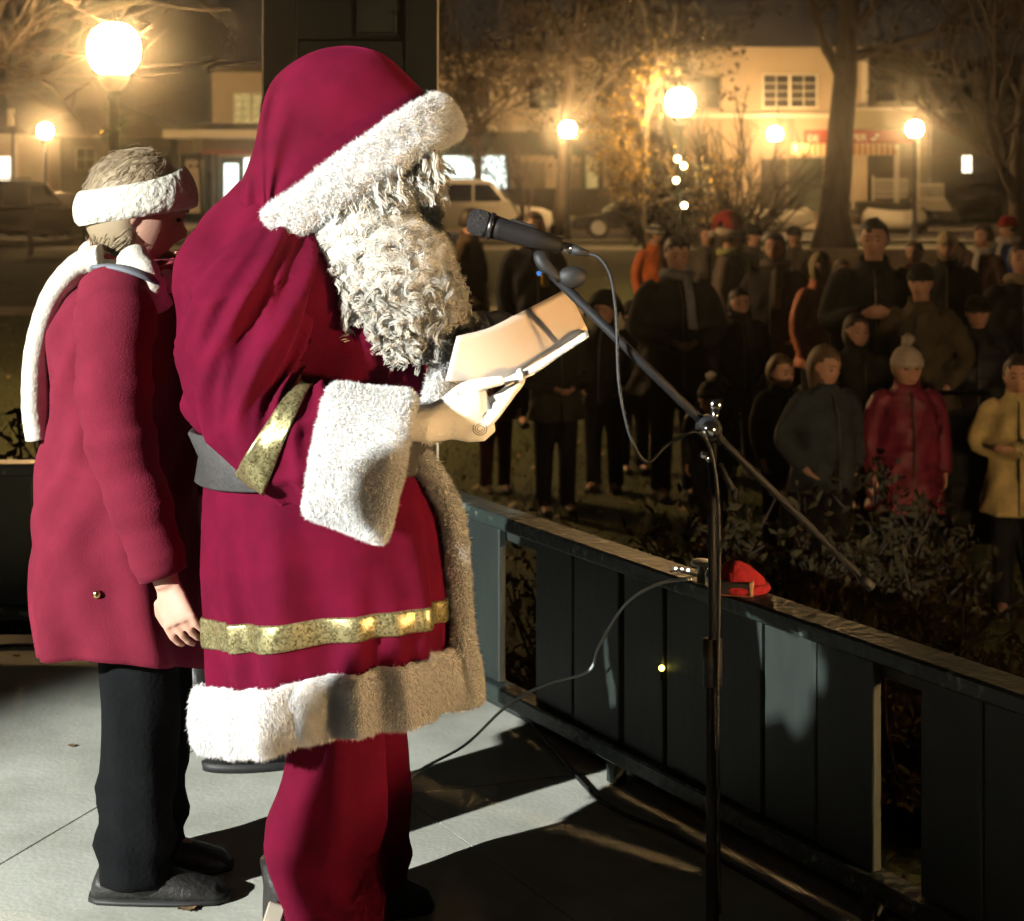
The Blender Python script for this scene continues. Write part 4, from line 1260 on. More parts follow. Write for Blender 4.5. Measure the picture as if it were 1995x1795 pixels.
# ------------------------------------------------------------------ microphone on its boom stand
MY = 3.48
ms = thing('microphone_stand', 'black boom microphone stand standing in front of the rail', 'stand', loc=(PX(1388, MY), MY, 0))
HG.org = np.array([PX(1388, MY), MY, 0.0])
g = HG(); g.tube([(PX(1388, MY), MY, 0.02), (PX(1388, MY), MY, 0.62)], 0.0125, 16); g.build('lower_tube', BLACK_METAL, ms)
g = HG(); g.tube([(PX(1388, MY), MY, 0.60), (PX(1388, MY), MY, 1.06)], 0.0085, 14); g.build('upper_tube', BLACK_METAL, ms)
g = HG(); g.tube([(PX(1388, MY), MY, 0.57), (PX(1388, MY), MY, 0.66)], 0.019, 16); g.build('height_clutch', RUBBER, ms)
g = HG()
a = np.arange(40) * 2 * PI / 40
g.loft([np.stack([PX(1388, MY) + r_ * np.cos(a), MY + r_ * np.sin(a), np.full(40, z)], 1) for z, r_ in ((0.0, 0.125), (0.012, 0.127), (0.022, 0.10), (0.03, 0.03))])
g.build('base', BLACK_METAL, ms)
b0, b1 = P(1062, 522, 3.52), P(1700, 1146, 3.44)
g = HG(); g.tube([b0, b0 + (b1 - b0) * 0.97], 0.0072, 14); boom = g.build('boom_arm', BLACK_METAL, ms)
g = HG(); g.tube([b0 + (b1 - b0) * 0.02, b0 + (b1 - b0) * 0.55], 0.0092, 14); g.build('boom_sleeve', BLACK_METAL, boom)
g = HG(); g.tube([b0 + (b1 - b0) * 0.965, b1], 0.010, 12); g.build('end_cap', RUBBER, boom)
sw = b0 + (b1 - b0) * 0.505
g = HG(); g.tube([sw + (0, -0.022, 0), sw + (0, 0.022, 0)], 0.024, 20); g.build('swivel', BLACK_METAL, ms)
g = HG(); g.tube([sw + (0, -0.022, 0), sw + (0, -0.032, 0)], 0.017, 16); g.build('swivel_bolt', CHROME, ms)
g = HG(); g.tube([sw + (0.01, -0.01, 0.012), sw + (0.012, -0.01, 0.038)], [0.006, 0.009], 10); g.ellipsoid(sw + (0.013, -0.01, 0.045), (0.012, 0.006, 0.012), 10, 8); g.build('thumb_screw', CHROME, ms)
kn = P(1372, 886, 3.46)
g = HG(); g.tube([P(1388, 905, MY), kn], [0.006, 0.004], 10); g.ellipsoid(kn, (0.008, 0.008, 0.008), 10, 8); g.build('clutch_lever', CHROME, ms)
g = HG(); g.tube([P(1400, 905, 3.46), P(1428, 955, 3.45)], [0.008, 0.006], 10); g.ellipsoid(P(1432, 962, 3.45), (0.008, 0.006, 0.012), 8, 6); g.build('boom_knob', BLACK_METAL, ms)
g = HG(); g.tube(smooth_path([P(1050, 492, 3.52), P(1062, 515, 3.51), P(1092, 545, 3.51)], 6), [0.013, 0.017, 0.018, 0.017, 0.013, 0.010], 14, flat=0.8); g.ellipsoid(P(1115, 540, 3.51), (0.03, 0.016, 0.022), 12, 8); g.build('clip', RUBBER, ms)
g = HG(); g.ellipsoid(P(1050, 533, 3.49), (0.005, 0.004, 0.005), 8, 6); g.build('indicator', emitter('blue led', (0.1, 0.35, 1.0), 0.7), ms)

mc = thing('microphone', 'black handheld microphone clipped to the boom, pointing at the beard', 'microphone', loc=P(1010, 460, 3.52))
HG.org = P(1010, 460, 3.52)
m0, m1 = P(912, 428, 3.52), P(1118, 487, 3.51)
dm = m1 - m0
g = HG(); g.tube([m0 + dm * t for t in (0.0, 0.02, 0.08, 0.16, 0.20)], [0.012, 0.022, 0.0265, 0.026, 0.023], 22)
gm = bpy.data.materials.new('grille'); gm = M('grille foam', (0.018, 0.018, 0.02), rough=0.7, bump=1.0, bscale=260)
g.build('grille', gm, mc)
g = HG(); g.tube([m0 + dm * 0.195, m0 + dm * 0.235], 0.0275, 22); g.build('grille_ring', M('ring metal', (0.10, 0.10, 0.11), rough=0.3, metal=0.9), mc)
g = HG(); g.tube([m0 + dm * t for t in (0.235, 0.3, 0.6, 0.88)], [0.024, 0.0225, 0.020, 0.0165], 22); g.build('handle', BLACK_METAL, mc)
g = HG(); g.box(m0 + dm * 0.5 + (0.004, -0.0, 0.022), (0.05, 0.014, 0.006), (0, 0.28, 0)); g.build('switch', RUBBER, mc, smooth=False, bevel=0.002)
g = HG(); g.tube([m0 + dm * 0.88, m0 + dm * 0.985], 0.0105, 14); g.build('plug', CHROME, mc)
g = HG(); g.tube([m0 + dm * 0.985, m0 + dm * 1.14], [0.011, 0.006], 12); g.build('strain_relief', RUBBER, mc)
cb = smooth_path([m0 + dm * 1.13, P(1168, 503, 3.50), P(1190, 540, 3.49), P(1201, 620, 3.48), P(1203, 690, 3.47), P(1206, 745, 3.455), P(1215, 800, 3.45), P(1232, 860, 3.45), P(1262, 900, 3.45), P(1310, 860, 3.445), P(1372, 850, 3.44), P(1400, 1000, 3.455), P(1398, 1400, 3.46), P(1402, 1780, 3.47)], 110)
g = HG(); g.tube(cb, 0.0036, 8); g.build('cable', RUBBER, mc)

# ------------------------------------------------------------------ cables, things on the rail
HG.org = np.zeros(3)
def railp(x, z, off):
    t = rail_t(x); nrm = np.array([0.8660254, 0.5])
    q = C0 + dR * t + nrm * off
    return np.array([q[0], q[1], z])
GREYC = M('grey cable sheath', (0.42, 0.44, 0.42), rough=0.5)
def flz(x, y, z=0.006):
    Y = floorY(y, z); return np.array([PX(x, Y), Y, z])
pth = smooth_path([flz(700, 1640), flz(800, 1515), np.array([*flz(905, 1470)[:2], 0.03]), P(985, 1378, 4.75), P(1060, 1335, 4.72), P(1145, 1309, 4.60), P(1166, 1262, 4.52), P(1205, 1195, 4.42), P(1240, 1160, 4.33), P(1290, 1136, 4.22), P(1345, 1128, 4.15)], 90)
g = Geo(); g.tube(pth, 0.0038, 8)
g.build('cable', GREYC, label='pale grey cable looping from the floor up to the top rail', category='cable')
pth = smooth_path([flz(1025, 1393), flz(1060, 1440), flz(1130, 1520), flz(1165, 1556), flz(1215, 1585), flz(1290, 1616), flz(1380, 1662), flz(1520, 1740), flz(1700, 1850)], 60)
g = Geo(); g.tube(pth, 0.0055, 8)
g.build('cable', RUBBER, label='black cable lying across the concrete beside the right rail', category='cable')
pth = smooth_path([flz(-60, 1268), flz(30, 1257), flz(140, 1263), flz(260, 1280), flz(420, 1300)], 40)
g = Geo(); g.tube(pth, 0.006, 8)
g.build('cable', RUBBER, label='black cable along the foot of the far rail', category='cable')

RT = 0.5925
kt = thing('knit_cap', 'bright red knitted cap lying on the top rail', 'cap', loc=railp(1440, RT, 0.012))
g = Geo()
aa = np.arange(30) * 2 * PI / 30
rg = []
for z, r_, ox in ((0.0, 0.050, 0), (0.012, 0.054, 0), (0.03, 0.050, -0.004), (0.05, 0.038, -0.012), (0.063, 0.020, -0.02), (0.067, 0.004, -0.024)):
    rg.append(np.stack([ox + r_ * (1 + 0.06 * np.sin(4 * aa + z * 60)) * np.cos(aa), r_ * 0.8 * (1 + 0.05 * np.cos(15 * aa)) * np.sin(aa), z + 0.006 * np.sin(3 * aa) * (z > 0)], 1))
g.loft(rg); g.build('crown', M('red knit bright', (0.34, 0.010, 0.018), rough=0.9, bump=0.5, bscale=110), kt)
g = Geo(); g.tube([(0.052 * math.cos(t), 0.043 * math.sin(t), 0.011) for t in np.linspace(0, 2 * PI, 30)], 0.011, 8); g.build('cuff', M('red knit bright', (0.34, 0.010, 0.018)), kt)
bo = Geo(); bo.ellipsoid((0, 0, 0.026), (0.027, 0.027, 0.026), 20, 14)
ob = bo.build('bauble', M('dark glossy bauble', (0.03, 0.05, 0.055), rough=0.12, coat=0.5), None, label='dark glossy bauble resting against the red cap', category='bauble'); ob.location = railp(1404, RT, -0.012)
rb = thing('radio', 'small black box with pale wood ends on the top rail below the red cap', 'box', loc=railp(1444, RT, -0.02))
rb.rotation_euler = (0, 0, rad(-14)); rb.scale = (1, 1, 1)
# the box sits on the rail in front of the cap
rb.location = railp(1446, RT, -0.026)
for nm, c_, s_, m_ in (('case', (0, 0, 0.016), (0.078, 0.03, 0.028), RUBBER), ('end', (-0.043, 0, 0.017), (0.008, 0.034, 0.032), M('pale wood', (0.42, 0.27, 0.16), rough=0.6)), ('end', (0.043, 0, 0.017), (0.008, 0.034, 0.032), M('pale wood', (0.42, 0.27, 0.16))), ('base', (0, 0, 0.0015), (0.10, 0.036, 0.003), M('red wood', (0.22, 0.06, 0.035), rough=0.6))):
    g = Geo(); g.box(c_, s_); g.build(nm, m_, rb, smooth=False, bevel=0.0015)
cp = thing('clamp_light', 'small white clamp light beside the red cap on the rail', 'clamp light', loc=railp(1366, RT, 0.0))
aa = np.arange(24) * 2 * PI / 24
g = Geo(); g.loft([np.stack([r_ * np.cos(aa), r_ * np.sin(aa), np.full(24, z)], 1) for z, r_ in ((0.0, 0.010), (0.03, 0.009), (0.034, 0.012))]); g.build('stem', M('white plastic', (0.7, 0.7, 0.66), rough=0.4), cp)
g = Geo(); g.loft([np.stack([r_ * np.cos(aa), r_ * np.sin(aa), np.full(24, z)], 1) for z, r_ in ((0.034, 0.022), (0.038, 0.026), (0.046, 0.022), (0.05, 0.006))]); g.build('shade', M('white plastic', (0.7, 0.7, 0.66)), cp)
g = Geo(); g.tube([(-0.012, 0, 0.010), (-0.05, 0.02, 0.018), (-0.07, 0.035, 0.012)], 0.004, 6); g.build('lead', M('white plastic', (0.7, 0.7, 0.66)), cp)
for k in range(3):
    g = Geo(); g.ellipsoid((0, 0, 0), (0.004, 0.004, 0.004), 8, 6); o = g.build('bulb', emitter('tiny white lamp', (1, 0.95, 0.85), 3.0), cp); o.location = (-0.03 - 0.014 * k, 0.01 + 0.008 * k, 0.020)

# small yellow lamp behind the boards
yl = thing('pilot_lamp', 'tiny yellow lamp glowing in the gap between two boards', 'lamp', loc=railp(1293, 0.345, -0.006))
g = Geo(); g.ellipsoid((0, 0, 0), (0.0075, 0.0075, 0.0075), 12, 8); g.build('bulb', emitter('yellow lamp', (1.0, 0.85, 0.12), 9.0), yl)
g = Geo(); g.tube([(0, 0, -0.006), (0, 0, -0.028)], 0.006, 10); g.build('holder', RUBBER, yl)

# cord and blue plug on the column
cw = thing('extension_cord', 'black cord with blue plug hanging on the left edge of the column', 'cord', loc=P(530, 180, 5.70))
HG.org = P(530, 180, 5.70)
g = HG(); g.tube(smooth_path([P(533, 176, 5.70), P(520, 186, 5.69), P(512, 205, 5.68), P(509, 240, 5.67), P(508, 262, 5.66), P(509, 420, 5.66), P(512, 700, 5.66)], 40), 0.0065, 8); g.build('cord', RUBBER, cw)
g = HG(); g.tube([P(526, 182, 5.70), P(545, 172, 5.71)], [0.014, 0.017], 12); g.tube([P(545, 172, 5.71), P(552, 165, 5.71)], 0.010, 10); g.build('plug', M('blue plastic', (0.03, 0.045, 0.30), rough=0.4), cw)
HG.org = np.zeros(3)

# pair of tall black boots left standing behind the reader
def boot(label, x, y, yaw, lie=False):
    Y = floorY(y); b = thing('boot', label, 'boot', 'black boots on the bandstand floor', loc=(PX(x, Y), Y, 0))
    b.rotation_euler = (0, 0, rad(yaw))
    a_ = np.arange(24) * 2 * PI / 24; rg = []
    for z, cx, rx, ry in ((0.022, 0.05, 0.130, 0.046), (0.05, 0.045, 0.125, 0.048), (0.08, 0.02, 0.09, 0.046), (0.12, -0.01, 0.058, 0.046), (0.2, -0.02, 0.052, 0.050), (0.3, -0.02, 0.058, 0.056)):
        rg.append(np.stack([cx + rx * np.cos(a_) * (1 + 0.03 * np.sin(5 * a_ + z * 90)), ry * (1 + 0.04 * np.sin(4 * a_ + z * 70)) * np.sin(a_), np.full(24, z)], 1))
    if lie:
        rg = rg[:4]
    g = Geo(); g.loft(rg); u = g.build('upper', BLACK_LEATHER, b)
    g = Geo(); g.loft([np.stack([0.05 + r_ * 0.136 * np.cos(a_), r_ * 0.05 * np.sin(a_), np.full(24, z)], 1) for z, r_ in ((0.0, 1.0), (0.022, 1.03))]); g.build('sole', RUBBER, b)
    return b
boot('tall black wrinkled boot standing between the red coat and the robe', 384, 1400, -75)
boot('low black boot showing under the left end of the fur hem', 535, 1492, 190, True)
# white paper corner behind the robe
g = Geo(); q = [P(385, 1095, 3.92), P(440, 1092, 3.93), P(442, 1010, 3.96), P(412, 1050, 3.94)]
g.add(q, [(0, 1, 2, 3)]); o = g.build('paper_sheet', M('white page', (0.8, 0.8, 0.77)), smooth=False, label='white paper corner poking out behind the robe at hip height', category='paper')
o.modifiers.new('t', 'SOLIDIFY').thickness = 0.002
# fallen leaves on the floor
LEAFB = M('brown leaf', (0.20, 0.12, 0.05), rough=0.8, noise=0.4, nscale=60)
def leafmesh(s=0.03):
    g = Geo()
    n_ = 9; V = []; F = []
    for i in range(n_):
        t = i / (n_ - 1); w_ = 0.42 * math.sin(PI * t) ** 0.8 * (1 + 0.25 * (-1) ** i) * s
        V += [(t * s - s / 2, -w_, 0.004 + 0.12 * s * (t - 0.5) ** 2 + 0.10 * w_), (t * s - s / 2, 0, 0.002 + 0.2 * s * (t - 0.5) ** 2), (t * s - s / 2, w_, 0.004 + 0.12 * s * (t - 0.5) ** 2 + 0.12 * w_)]
    for i in range(n_ - 1):
        for j in range(2):
            F.append((i * 3 + j, i * 3 + j + 1, i * 3 + 3 + j + 1, i * 3 + 3 + j))
    g.add(V, F); return g.mesh('leaf')
lm = leafmesh(0.035)
for k, (x, y, lab) in enumerate(((365, 1774, 'small brown leaf on bright concrete near the lower left of the robe'), (32, 1281, 'small dark leaf on the floor by the far rail at the left edge'), (140, 1455, 'tiny brown leaf on open concrete left of the black trousers'))):
    o = link('fallen_leaf', lm, LEAFB, label=lab, category='leaf'); Y = floorY(y); o.location = (PX(x, Y), Y, 0.001); o.rotation_euler = (0, 0, k * 2.1 + 0.4); o.scale = (1.2 - 0.25 * k,) * 3
# ------------------------------------------------------------------ people on the lawn
BLK = ('black', (0.010, 0.010, 0.012)); NAVY = ('navy', (0.012, 0.014, 0.024))
person('big man in open black overcoat with pale shirt collar, hands joined', 1318, 458, 12.5, 6, BLK, girth=1.42, arms='front', hemz=0.70, hair=('dark', (0.03, 0.02, 0.015)), scarf=('pale shirt', (0.22, 0.23, 0.26)), look=(0, 12))
person('person in bright orange hooded jacket and grey striped hat', 1275, 437, 20.3, 30, ('orange', (0.62, 0.13, 0.02)), hat=('striped', ('grey', (0.06, 0.07, 0.07))), puffer=True, hood=None, look=(20, 5))
person('person in red cap with white plush trim and pompom, facing right', 1420, 424, 16.5, 75, ('taupe', (0.13, 0.10, 0.09)), hat=('red_cap', ('red', (0.35, 0.01, 0.02))), scarf=('lime', (0.32, 0.34, 0.14)), extra_hat=0.05, look=(10, 10))
person('woman in long plum-black coat with pale grey front edge', 1510, 452, 14.6, -20, ('plum', (0.030, 0.022, 0.030)), hemz=0.55, girth=1.15, hair=('black', (0.012, 0.01, 0.012)), long_hair=True, scarf=('grey', (0.16, 0.14, 0.13)), arms='pockets')
person('person in dark bobble hat behind the plum coat', 1466, 438, 19.5, 40, ('dim grey', (0.06, 0.055, 0.05)), hat=('pom', ('black knit', (0.012, 0.012, 0.013))))
person('tall man in dark jacket, dark cap of hair, largest of the standing figures', 1702, 424, 12.0, -8, ('charcoal', (0.014, 0.014, 0.015)), girth=1.4, arms='phone', hair=('black', (0.012, 0.01, 0.01)), look=(-8, 6))
person('person in salmon pink patterned jacket with wavy blond hair', 1597, 490, 14.2, 35, ('salmon', (0.60, 0.22, 0.13)), hair=('blond', (0.30, 0.24, 0.10)), long_hair=True, puffer=True, arms='down')
person('person in orange coat mostly hidden behind the tall man', 1782, 468, 16.5, -30, ('deep orange', (0.50, 0.14, 0.03)), hair=('brown', (0.06, 0.035, 0.02)))
person('person in dark jacket with tan sleeves standing beside the tall man', 1795, 512, 11.6, -25, ('tan', (0.12, 0.095, 0.06)), girth=1.1, hair=None, hat=('beanie', ('dark knit', (0.014, 0.013, 0.013))), arms='pockets')
person('person in cream knitted hat and long black coat', 1846, 450, 15.5, -15, BLK, hat=('beanie', ('cream', (0.52, 0.42, 0.27))), hair=('fair', (0.30, 0.22, 0.12)), long_hair=True, hemz=0.5, girth=1.1)
person('person in maroon jacket with pale scarf, face in profile at the right', 1918, 436, 17.5, -60, ('maroon', (0.055, 0.025, 0.025)), scarf=('pale', (0.45, 0.42, 0.40)), hair=('brown', (0.05, 0.035, 0.025)))
person('person in red hat and blue jacket at the far right edge', 1966, 420, 19.0, -70, ('blue', (0.05, 0.10, 0.32)), hat=('beanie', ('red knit', (0.30, 0.02, 0.02))), scarf=('pale', (0.5, 0.48, 0.46)))
person('person in black coat with broad tan waistband cut by the right edge', 1990, 470, 12.6, -10, BLK, girth=1.2, hair=('brown', (0.06, 0.04, 0.03)), scarf=('tan', (0.30, 0.24, 0.16)))
person('small child in white eared hat and raspberry quilted jacket', 1766, 674, 9.6, 4, ('raspberry', (0.20, 0.022, 0.055)), kid=0.8, puffer=True, hat=('pom', ('white knit', (0.56, 0.49, 0.40))), hair=('fair', (0.35, 0.25, 0.13)), girth=1.15, hemz=0.62, arms='down')
person('child with long fair hair and slate blue jacket behind the shrubs', 1606, 672, 9.5, 20, ('slate', (0.050, 0.066, 0.078)), kid=0.8, hair=('light brown', (0.16, 0.10, 0.055)), long_hair=True, girth=1.15, arms='pockets', look=(12, 8))
person('child with fair fringe half hidden behind the slate jacket', 1520, 690, 10.6, 30, ('dark', (0.016, 0.016, 0.018)), kid=0.8, hair=('light brown', (0.16, 0.10, 0.055)))
person('child in cream jacket cut by the right edge', 1985, 690, 9.3, -15, ('cream', (0.58, 0.47, 0.22)), kid=0.8, hair=('dark', (0.03, 0.02, 0.015)), girth=1.1, arms='fold', hemz=0.68)
person('person in navy coat with yellow collar and brown hair behind the microphone', 1040, 412, 16.0, 10, NAVY, hair=('chestnut', (0.07, 0.035, 0.02)), scarf=('yellow', (0.62, 0.40, 0.04)), girth=1.1, long_hair=True)
person('person in dark camouflage jacket behind the card', 1082, 590, 12.0, 15, ('camouflage', (0.035, 0.035, 0.030)), girth=1.1, arms='front', hair=('brown', (0.05, 0.03, 0.02)))
person('child in dark red clothes below the gloved hand', 965, 640, 12.8, 20, ('dark red', (0.12, 0.022, 0.020)), kid=0.85, legs=('wine', (0.05, 0.012, 0.012)), boots=M('pale boot', (0.35, 0.32, 0.26), rough=0.7), hair=('brown', (0.05, 0.03, 0.02)))
person('person in long brown coat standing just beyond the beard', 914, 405, 18.0, 70, ('brown', (0.075, 0.048, 0.028)), hemz=0.5, hair=('dark', (0.03, 0.02, 0.015)), girth=1.1, arms='pockets')
person('person in black hooded coat between the card and the man in overcoat', 1178, 575, 12.8, -20, BLK, hair=None, hood=('black', (0.010, 0.010, 0.012)), girth=1.05, arms='pockets')
person('person in grey coat glimpsed behind the red plush cap', 1375, 440, 21.0, 10, ('grey', (0.12, 0.11, 0.10)), hair=('brown', (0.05, 0.03, 0.02)))
person('person in dark woollen hat between the plum coat and the tall man', 1548, 440, 20.5, -20, ('brown grey', (0.09, 0.07, 0.055)), hat=('beanie', ('dark knit', (0.014, 0.013, 0.013))))
person('person in dark parka filling the space left of the raspberry jacket', 1668, 610, 11.4, 12, ('dark parka', (0.016, 0.016, 0.015)), girth=1.2, arms='pockets', hair=('dark', (0.03, 0.02, 0.015)), long_hair=True)
person('person in dark blue padded coat right of the raspberry jacket', 1905, 575, 11.8, -12, ('ink', (0.014, 0.016, 0.022)), girth=1.25, puffer=True, hat=('beanie', ('dark knit', (0.014, 0.013, 0.013))), arms='pockets', hemz=0.6)
person('person in black scarf and coat between the overcoat and the plum coat', 1440, 560, 13.4, 8, BLK, girth=1.15, arms='pockets', hair=('black', (0.012, 0.01, 0.012)), long_hair=True, scarf=('black', (0.015, 0.015, 0.016)))
person('short person in dark coat at the left elbow of the big man', 1232, 585, 13.6, 20, ('coal', (0.012, 0.012, 0.012)), girth=1.15, arms='down', hat=('beanie', ('dark knit', (0.014, 0.013, 0.013))))
person('person in dim brown coat behind the salmon jacket', 1640, 505, 17.0, 25, ('dim brown', (0.04, 0.028, 0.02)), hair=('brown', (0.05, 0.03, 0.02)), arms='pockets', girth=1.1)
person('small child in dark snowsuit under the hands of the big man', 1385, 742, 10.9, -10, ('dark snowsuit', (0.014, 0.014, 0.016)), kid=0.75, puffer=True, hat=('pom', ('black knit', (0.012, 0.012, 0.013))), girth=1.2)
person('person in faded black jacket behind the cream knitted hat', 1868, 470, 19.5, -30, ('faded black', (0.03, 0.028, 0.027)), hair=('brown', (0.05, 0.03, 0.02)), girth=1.1)
# unseen bystanders added left of the camera to shade the floor, rail and skirt
person('shorter unseen bystander in long dark coat, added as shadow caster beyond the left edge', 0, 0, 1.985, 130, BLK, height=1.66, X=-1.79, base_z=0, girth=1.25, hemz=0.2, group='added shadow casters left of the camera', voxel=0.03)
person('taller unseen bystander in long dark coat, added as shadow caster beyond the left edge', 0, 0, 2.226, 130, ('charcoal', (0.014, 0.014, 0.015)), height=1.90, X=-0.984, base_z=0, girth=1.2, hemz=0.2, group='added shadow casters left of the camera', voxel=0.03)
# phone glow is not lit; a pushchair stands by the raspberry jacket
pc = thing('pushchair', 'black pushchair hood beside the raspberry jacket', 'pushchair', loc=(PX(1890, 9.9), 9.9, GZ))
FAB = cloth('pushchair', (0.010, 0.011, 0.013))
g = Geo(); aa = np.linspace(-0.15, PI * 0.75, 14); rg = []
for k in range(9):
    u = -0.22 + 0.44 * k / 8; sc_ = math.sqrt(max(0.05, 1 - (u / 0.26) ** 4))
    rg.append(np.stack([np.full(14, u), -0.30 * sc_ * np.cos(aa), 0.62 + 0.34 * sc_ * np.sin(aa)], 1))
g.loft(rg, cap=False, closed=False); o = g.build('canopy', FAB, pc); o.modifiers.new('t', 'SOLIDIFY').thickness = 0.015
g = Geo(); g.loft([np.stack([0.2 * c_ * np.array([-1, 1, 1, -1]), np.array([-0.3, -0.3, 0.25, 0.25]) * c_, np.full(4, z)], 1) for z, c_ in ((0.28, 0.8), (0.42, 1.0), (0.64, 1.08))]); g.build('seat', FAB, pc, smooth=False, bevel=0.03)
for sx in (-0.2, 0.2):
    g = Geo(); g.tube([(sx, -0.34, 0.12), (sx, 0.05, 0.55), (sx, 0.38, 1.02)], 0.012, 8); g.build('frame_bar', BLACK_METAL, pc)
    g = Geo(); g.tube([(sx, 0.28, 0.12), (sx, 0.0, 0.5)], 0.012, 8); g.build('frame_bar', BLACK_METAL, pc)
    for yy in (-0.36, 0.30):
        g = Geo(); g.tube([(sx + 0.03 * math.copysign(1, sx) - 0.015, yy, 0.12), (sx + 0.03 * math.copysign(1, sx) + 0.015, yy, 0.12)], 0.12, 18); g.build('wheel', RUBBER, pc)
g = Geo(); g.tube([(-0.2, 0.38, 1.02), (0.2, 0.38, 1.02)], 0.016, 8); g.build('handle', RUBBER, pc)
# ------------------------------------------------------------------ street lamps
GLOBE = emitter('lamp globe', WARM, STREET_L)
LAMPM = M('lamp post iron', (0.020, 0.022, 0.020), rough=0.45, metal=0.3)
GARL = M('garland green', (0.025, 0.05, 0.02), rough=0.9)
def lamp_mesh():
    post = Geo(); a = np.arange(12) * 2 * PI / 12
    post.loft([np.stack([r_ * np.cos(a), r_ * np.sin(a), np.full(12, z)], 1) for z, r_ in ((0, 0.17), (0.10, 0.17), (0.14, 0.13), (0.5, 0.115), (0.58, 0.075), (1.2, 0.062), (2.9, 0.048), (2.94, 0.07), (3.0, 0.07))])
    col = Geo(); col.loft([np.stack([r_ * np.cos(a), r_ * np.sin(a), np.full(12, z)], 1) for z, r_ in ((3.0, 0.05), (3.06, 0.11), (3.13, 0.15), (3.17, 0.145))])
    gl = Geo(); aa = np.arange(16) * 2 * PI / 16
    gl.loft([np.stack([r_ * np.cos(aa), r_ * np.sin(aa), np.full(16, z)], 1) for z, r_ in ((3.17, 0.13), (3.22, 0.19), (3.30, 0.228), (3.39, 0.240), (3.48, 0.228), (3.56, 0.185), (3.62, 0.10))])
    fin = Geo(); fin.loft([np.stack([r_ * np.cos(a), r_ * np.sin(a), np.full(12, z)], 1) for z, r_ in ((3.61, 0.06), (3.65, 0.05), (3.68, 0.015), (3.76, 0.004))])
    return post.mesh('post'), col.mesh('collar'), gl.mesh('globe'), fin.mesh('finial')
LM = lamp_mesh()
def street_lamp(label, x, Y, X=None, scale=1.0, garland=False, lights=(), globe=None):
    X = PX(x, Y) if X is None else X
    r = thing('street_lamp', label, 'street lamp', 'globe street lamps round the green', loc=(X, Y, GZ))
    link('post', LM[0], LAMPM, r); link('collar', LM[1], LAMPM, r); link('globe', LM[2] if globe is None else LM[2].copy(), GLOBE, r).data.materials[0] = globe or GLOBE; link('finial', LM[3], LAMPM, r)
    if garland:
        rs = np.random.default_rng(int(Y * 10)); g = Geo(); pts = []
        for t in np.linspace(0, 1, 60):
            an = t * 6.5 * 2 * PI; z = 1.1 + 1.75 * t
            pts.append(((0.075 + 0.02) * math.cos(an), (0.095) * math.sin(an), z))
        V = []; F = []
        for p in pts:
            for q in range(26):
                d = rs.normal(size=3); d /= np.linalg.norm(d); s_ = np.cross(d, rs.normal(size=3)); s_ /= np.linalg.norm(s_)
                p_ = np.array(p) + d * 0.01; i = len(V)
                V += [p_ - s_ * 0.004, p_ + s_ * 0.004, p_ + d * rs.uniform(0.05, 0.09)]; F.append((i, i + 1, i + 2))
        g.add(V, F); ga = g.build('garland', GARL, r, smooth=False)
        for k in range(9):
            p = pts[6 * k + 3]; g = Geo(); g.ellipsoid(np.array(p) * (1.35, 1.35, 1), (0.018, 0.018, 0.022), 8, 6)
            g.build('ornament', M('gold ornament', (0.7, 0.5, 0.2), rough=0.2, metal=0.9), ga)
    for (lx, lz) in lights:
        g = Geo(); g.ellipsoid((lx, -0.13, lz), (0.05, 0.05, 0.05), 10, 7); g.build('string_bulb', emitter('string bulb', (1, 0.72, 0.38), 26.0), r)
    return r
street_lamp('nearest globe street lamp with greenery wound round its post, upper left', 222, 16.6, garland=True)
street_lamp('far globe street lamp beside the small lit shop at the left edge', 88, 57.5)
street_lamp('far globe street lamp in front of the straight tan tree trunk', 1106, 55.0)
street_lamp('globe street lamp with lit bulbs strung down its post', 1325, 31.0, garland=True, lights=((-0.06, 2.42), (0.05, 2.30), (-0.08, 2.05), (0.06, 1.62)))
street_lamp('far globe street lamp left of the striped awning', 1510, 63.0)
street_lamp('far globe street lamp by the white porch post', 1782, 54.0)
street_lamp('globe street lamp added behind the column, hidden by the robe, to light the shop fronts', 620, 61.0)  # hidden lamp added to brighten the shop walls
street_lamp('short globe lamp added unseen beyond the right edge as warm front fill for the robe', 0, 1.6, X=3.2, globe=emitter('fill lamp globe', (1.0, 0.62, 0.28), 1400.0)).scale = (0.5, 0.5, 0.5)  # unseen lamp added for warm fill on robe and fur

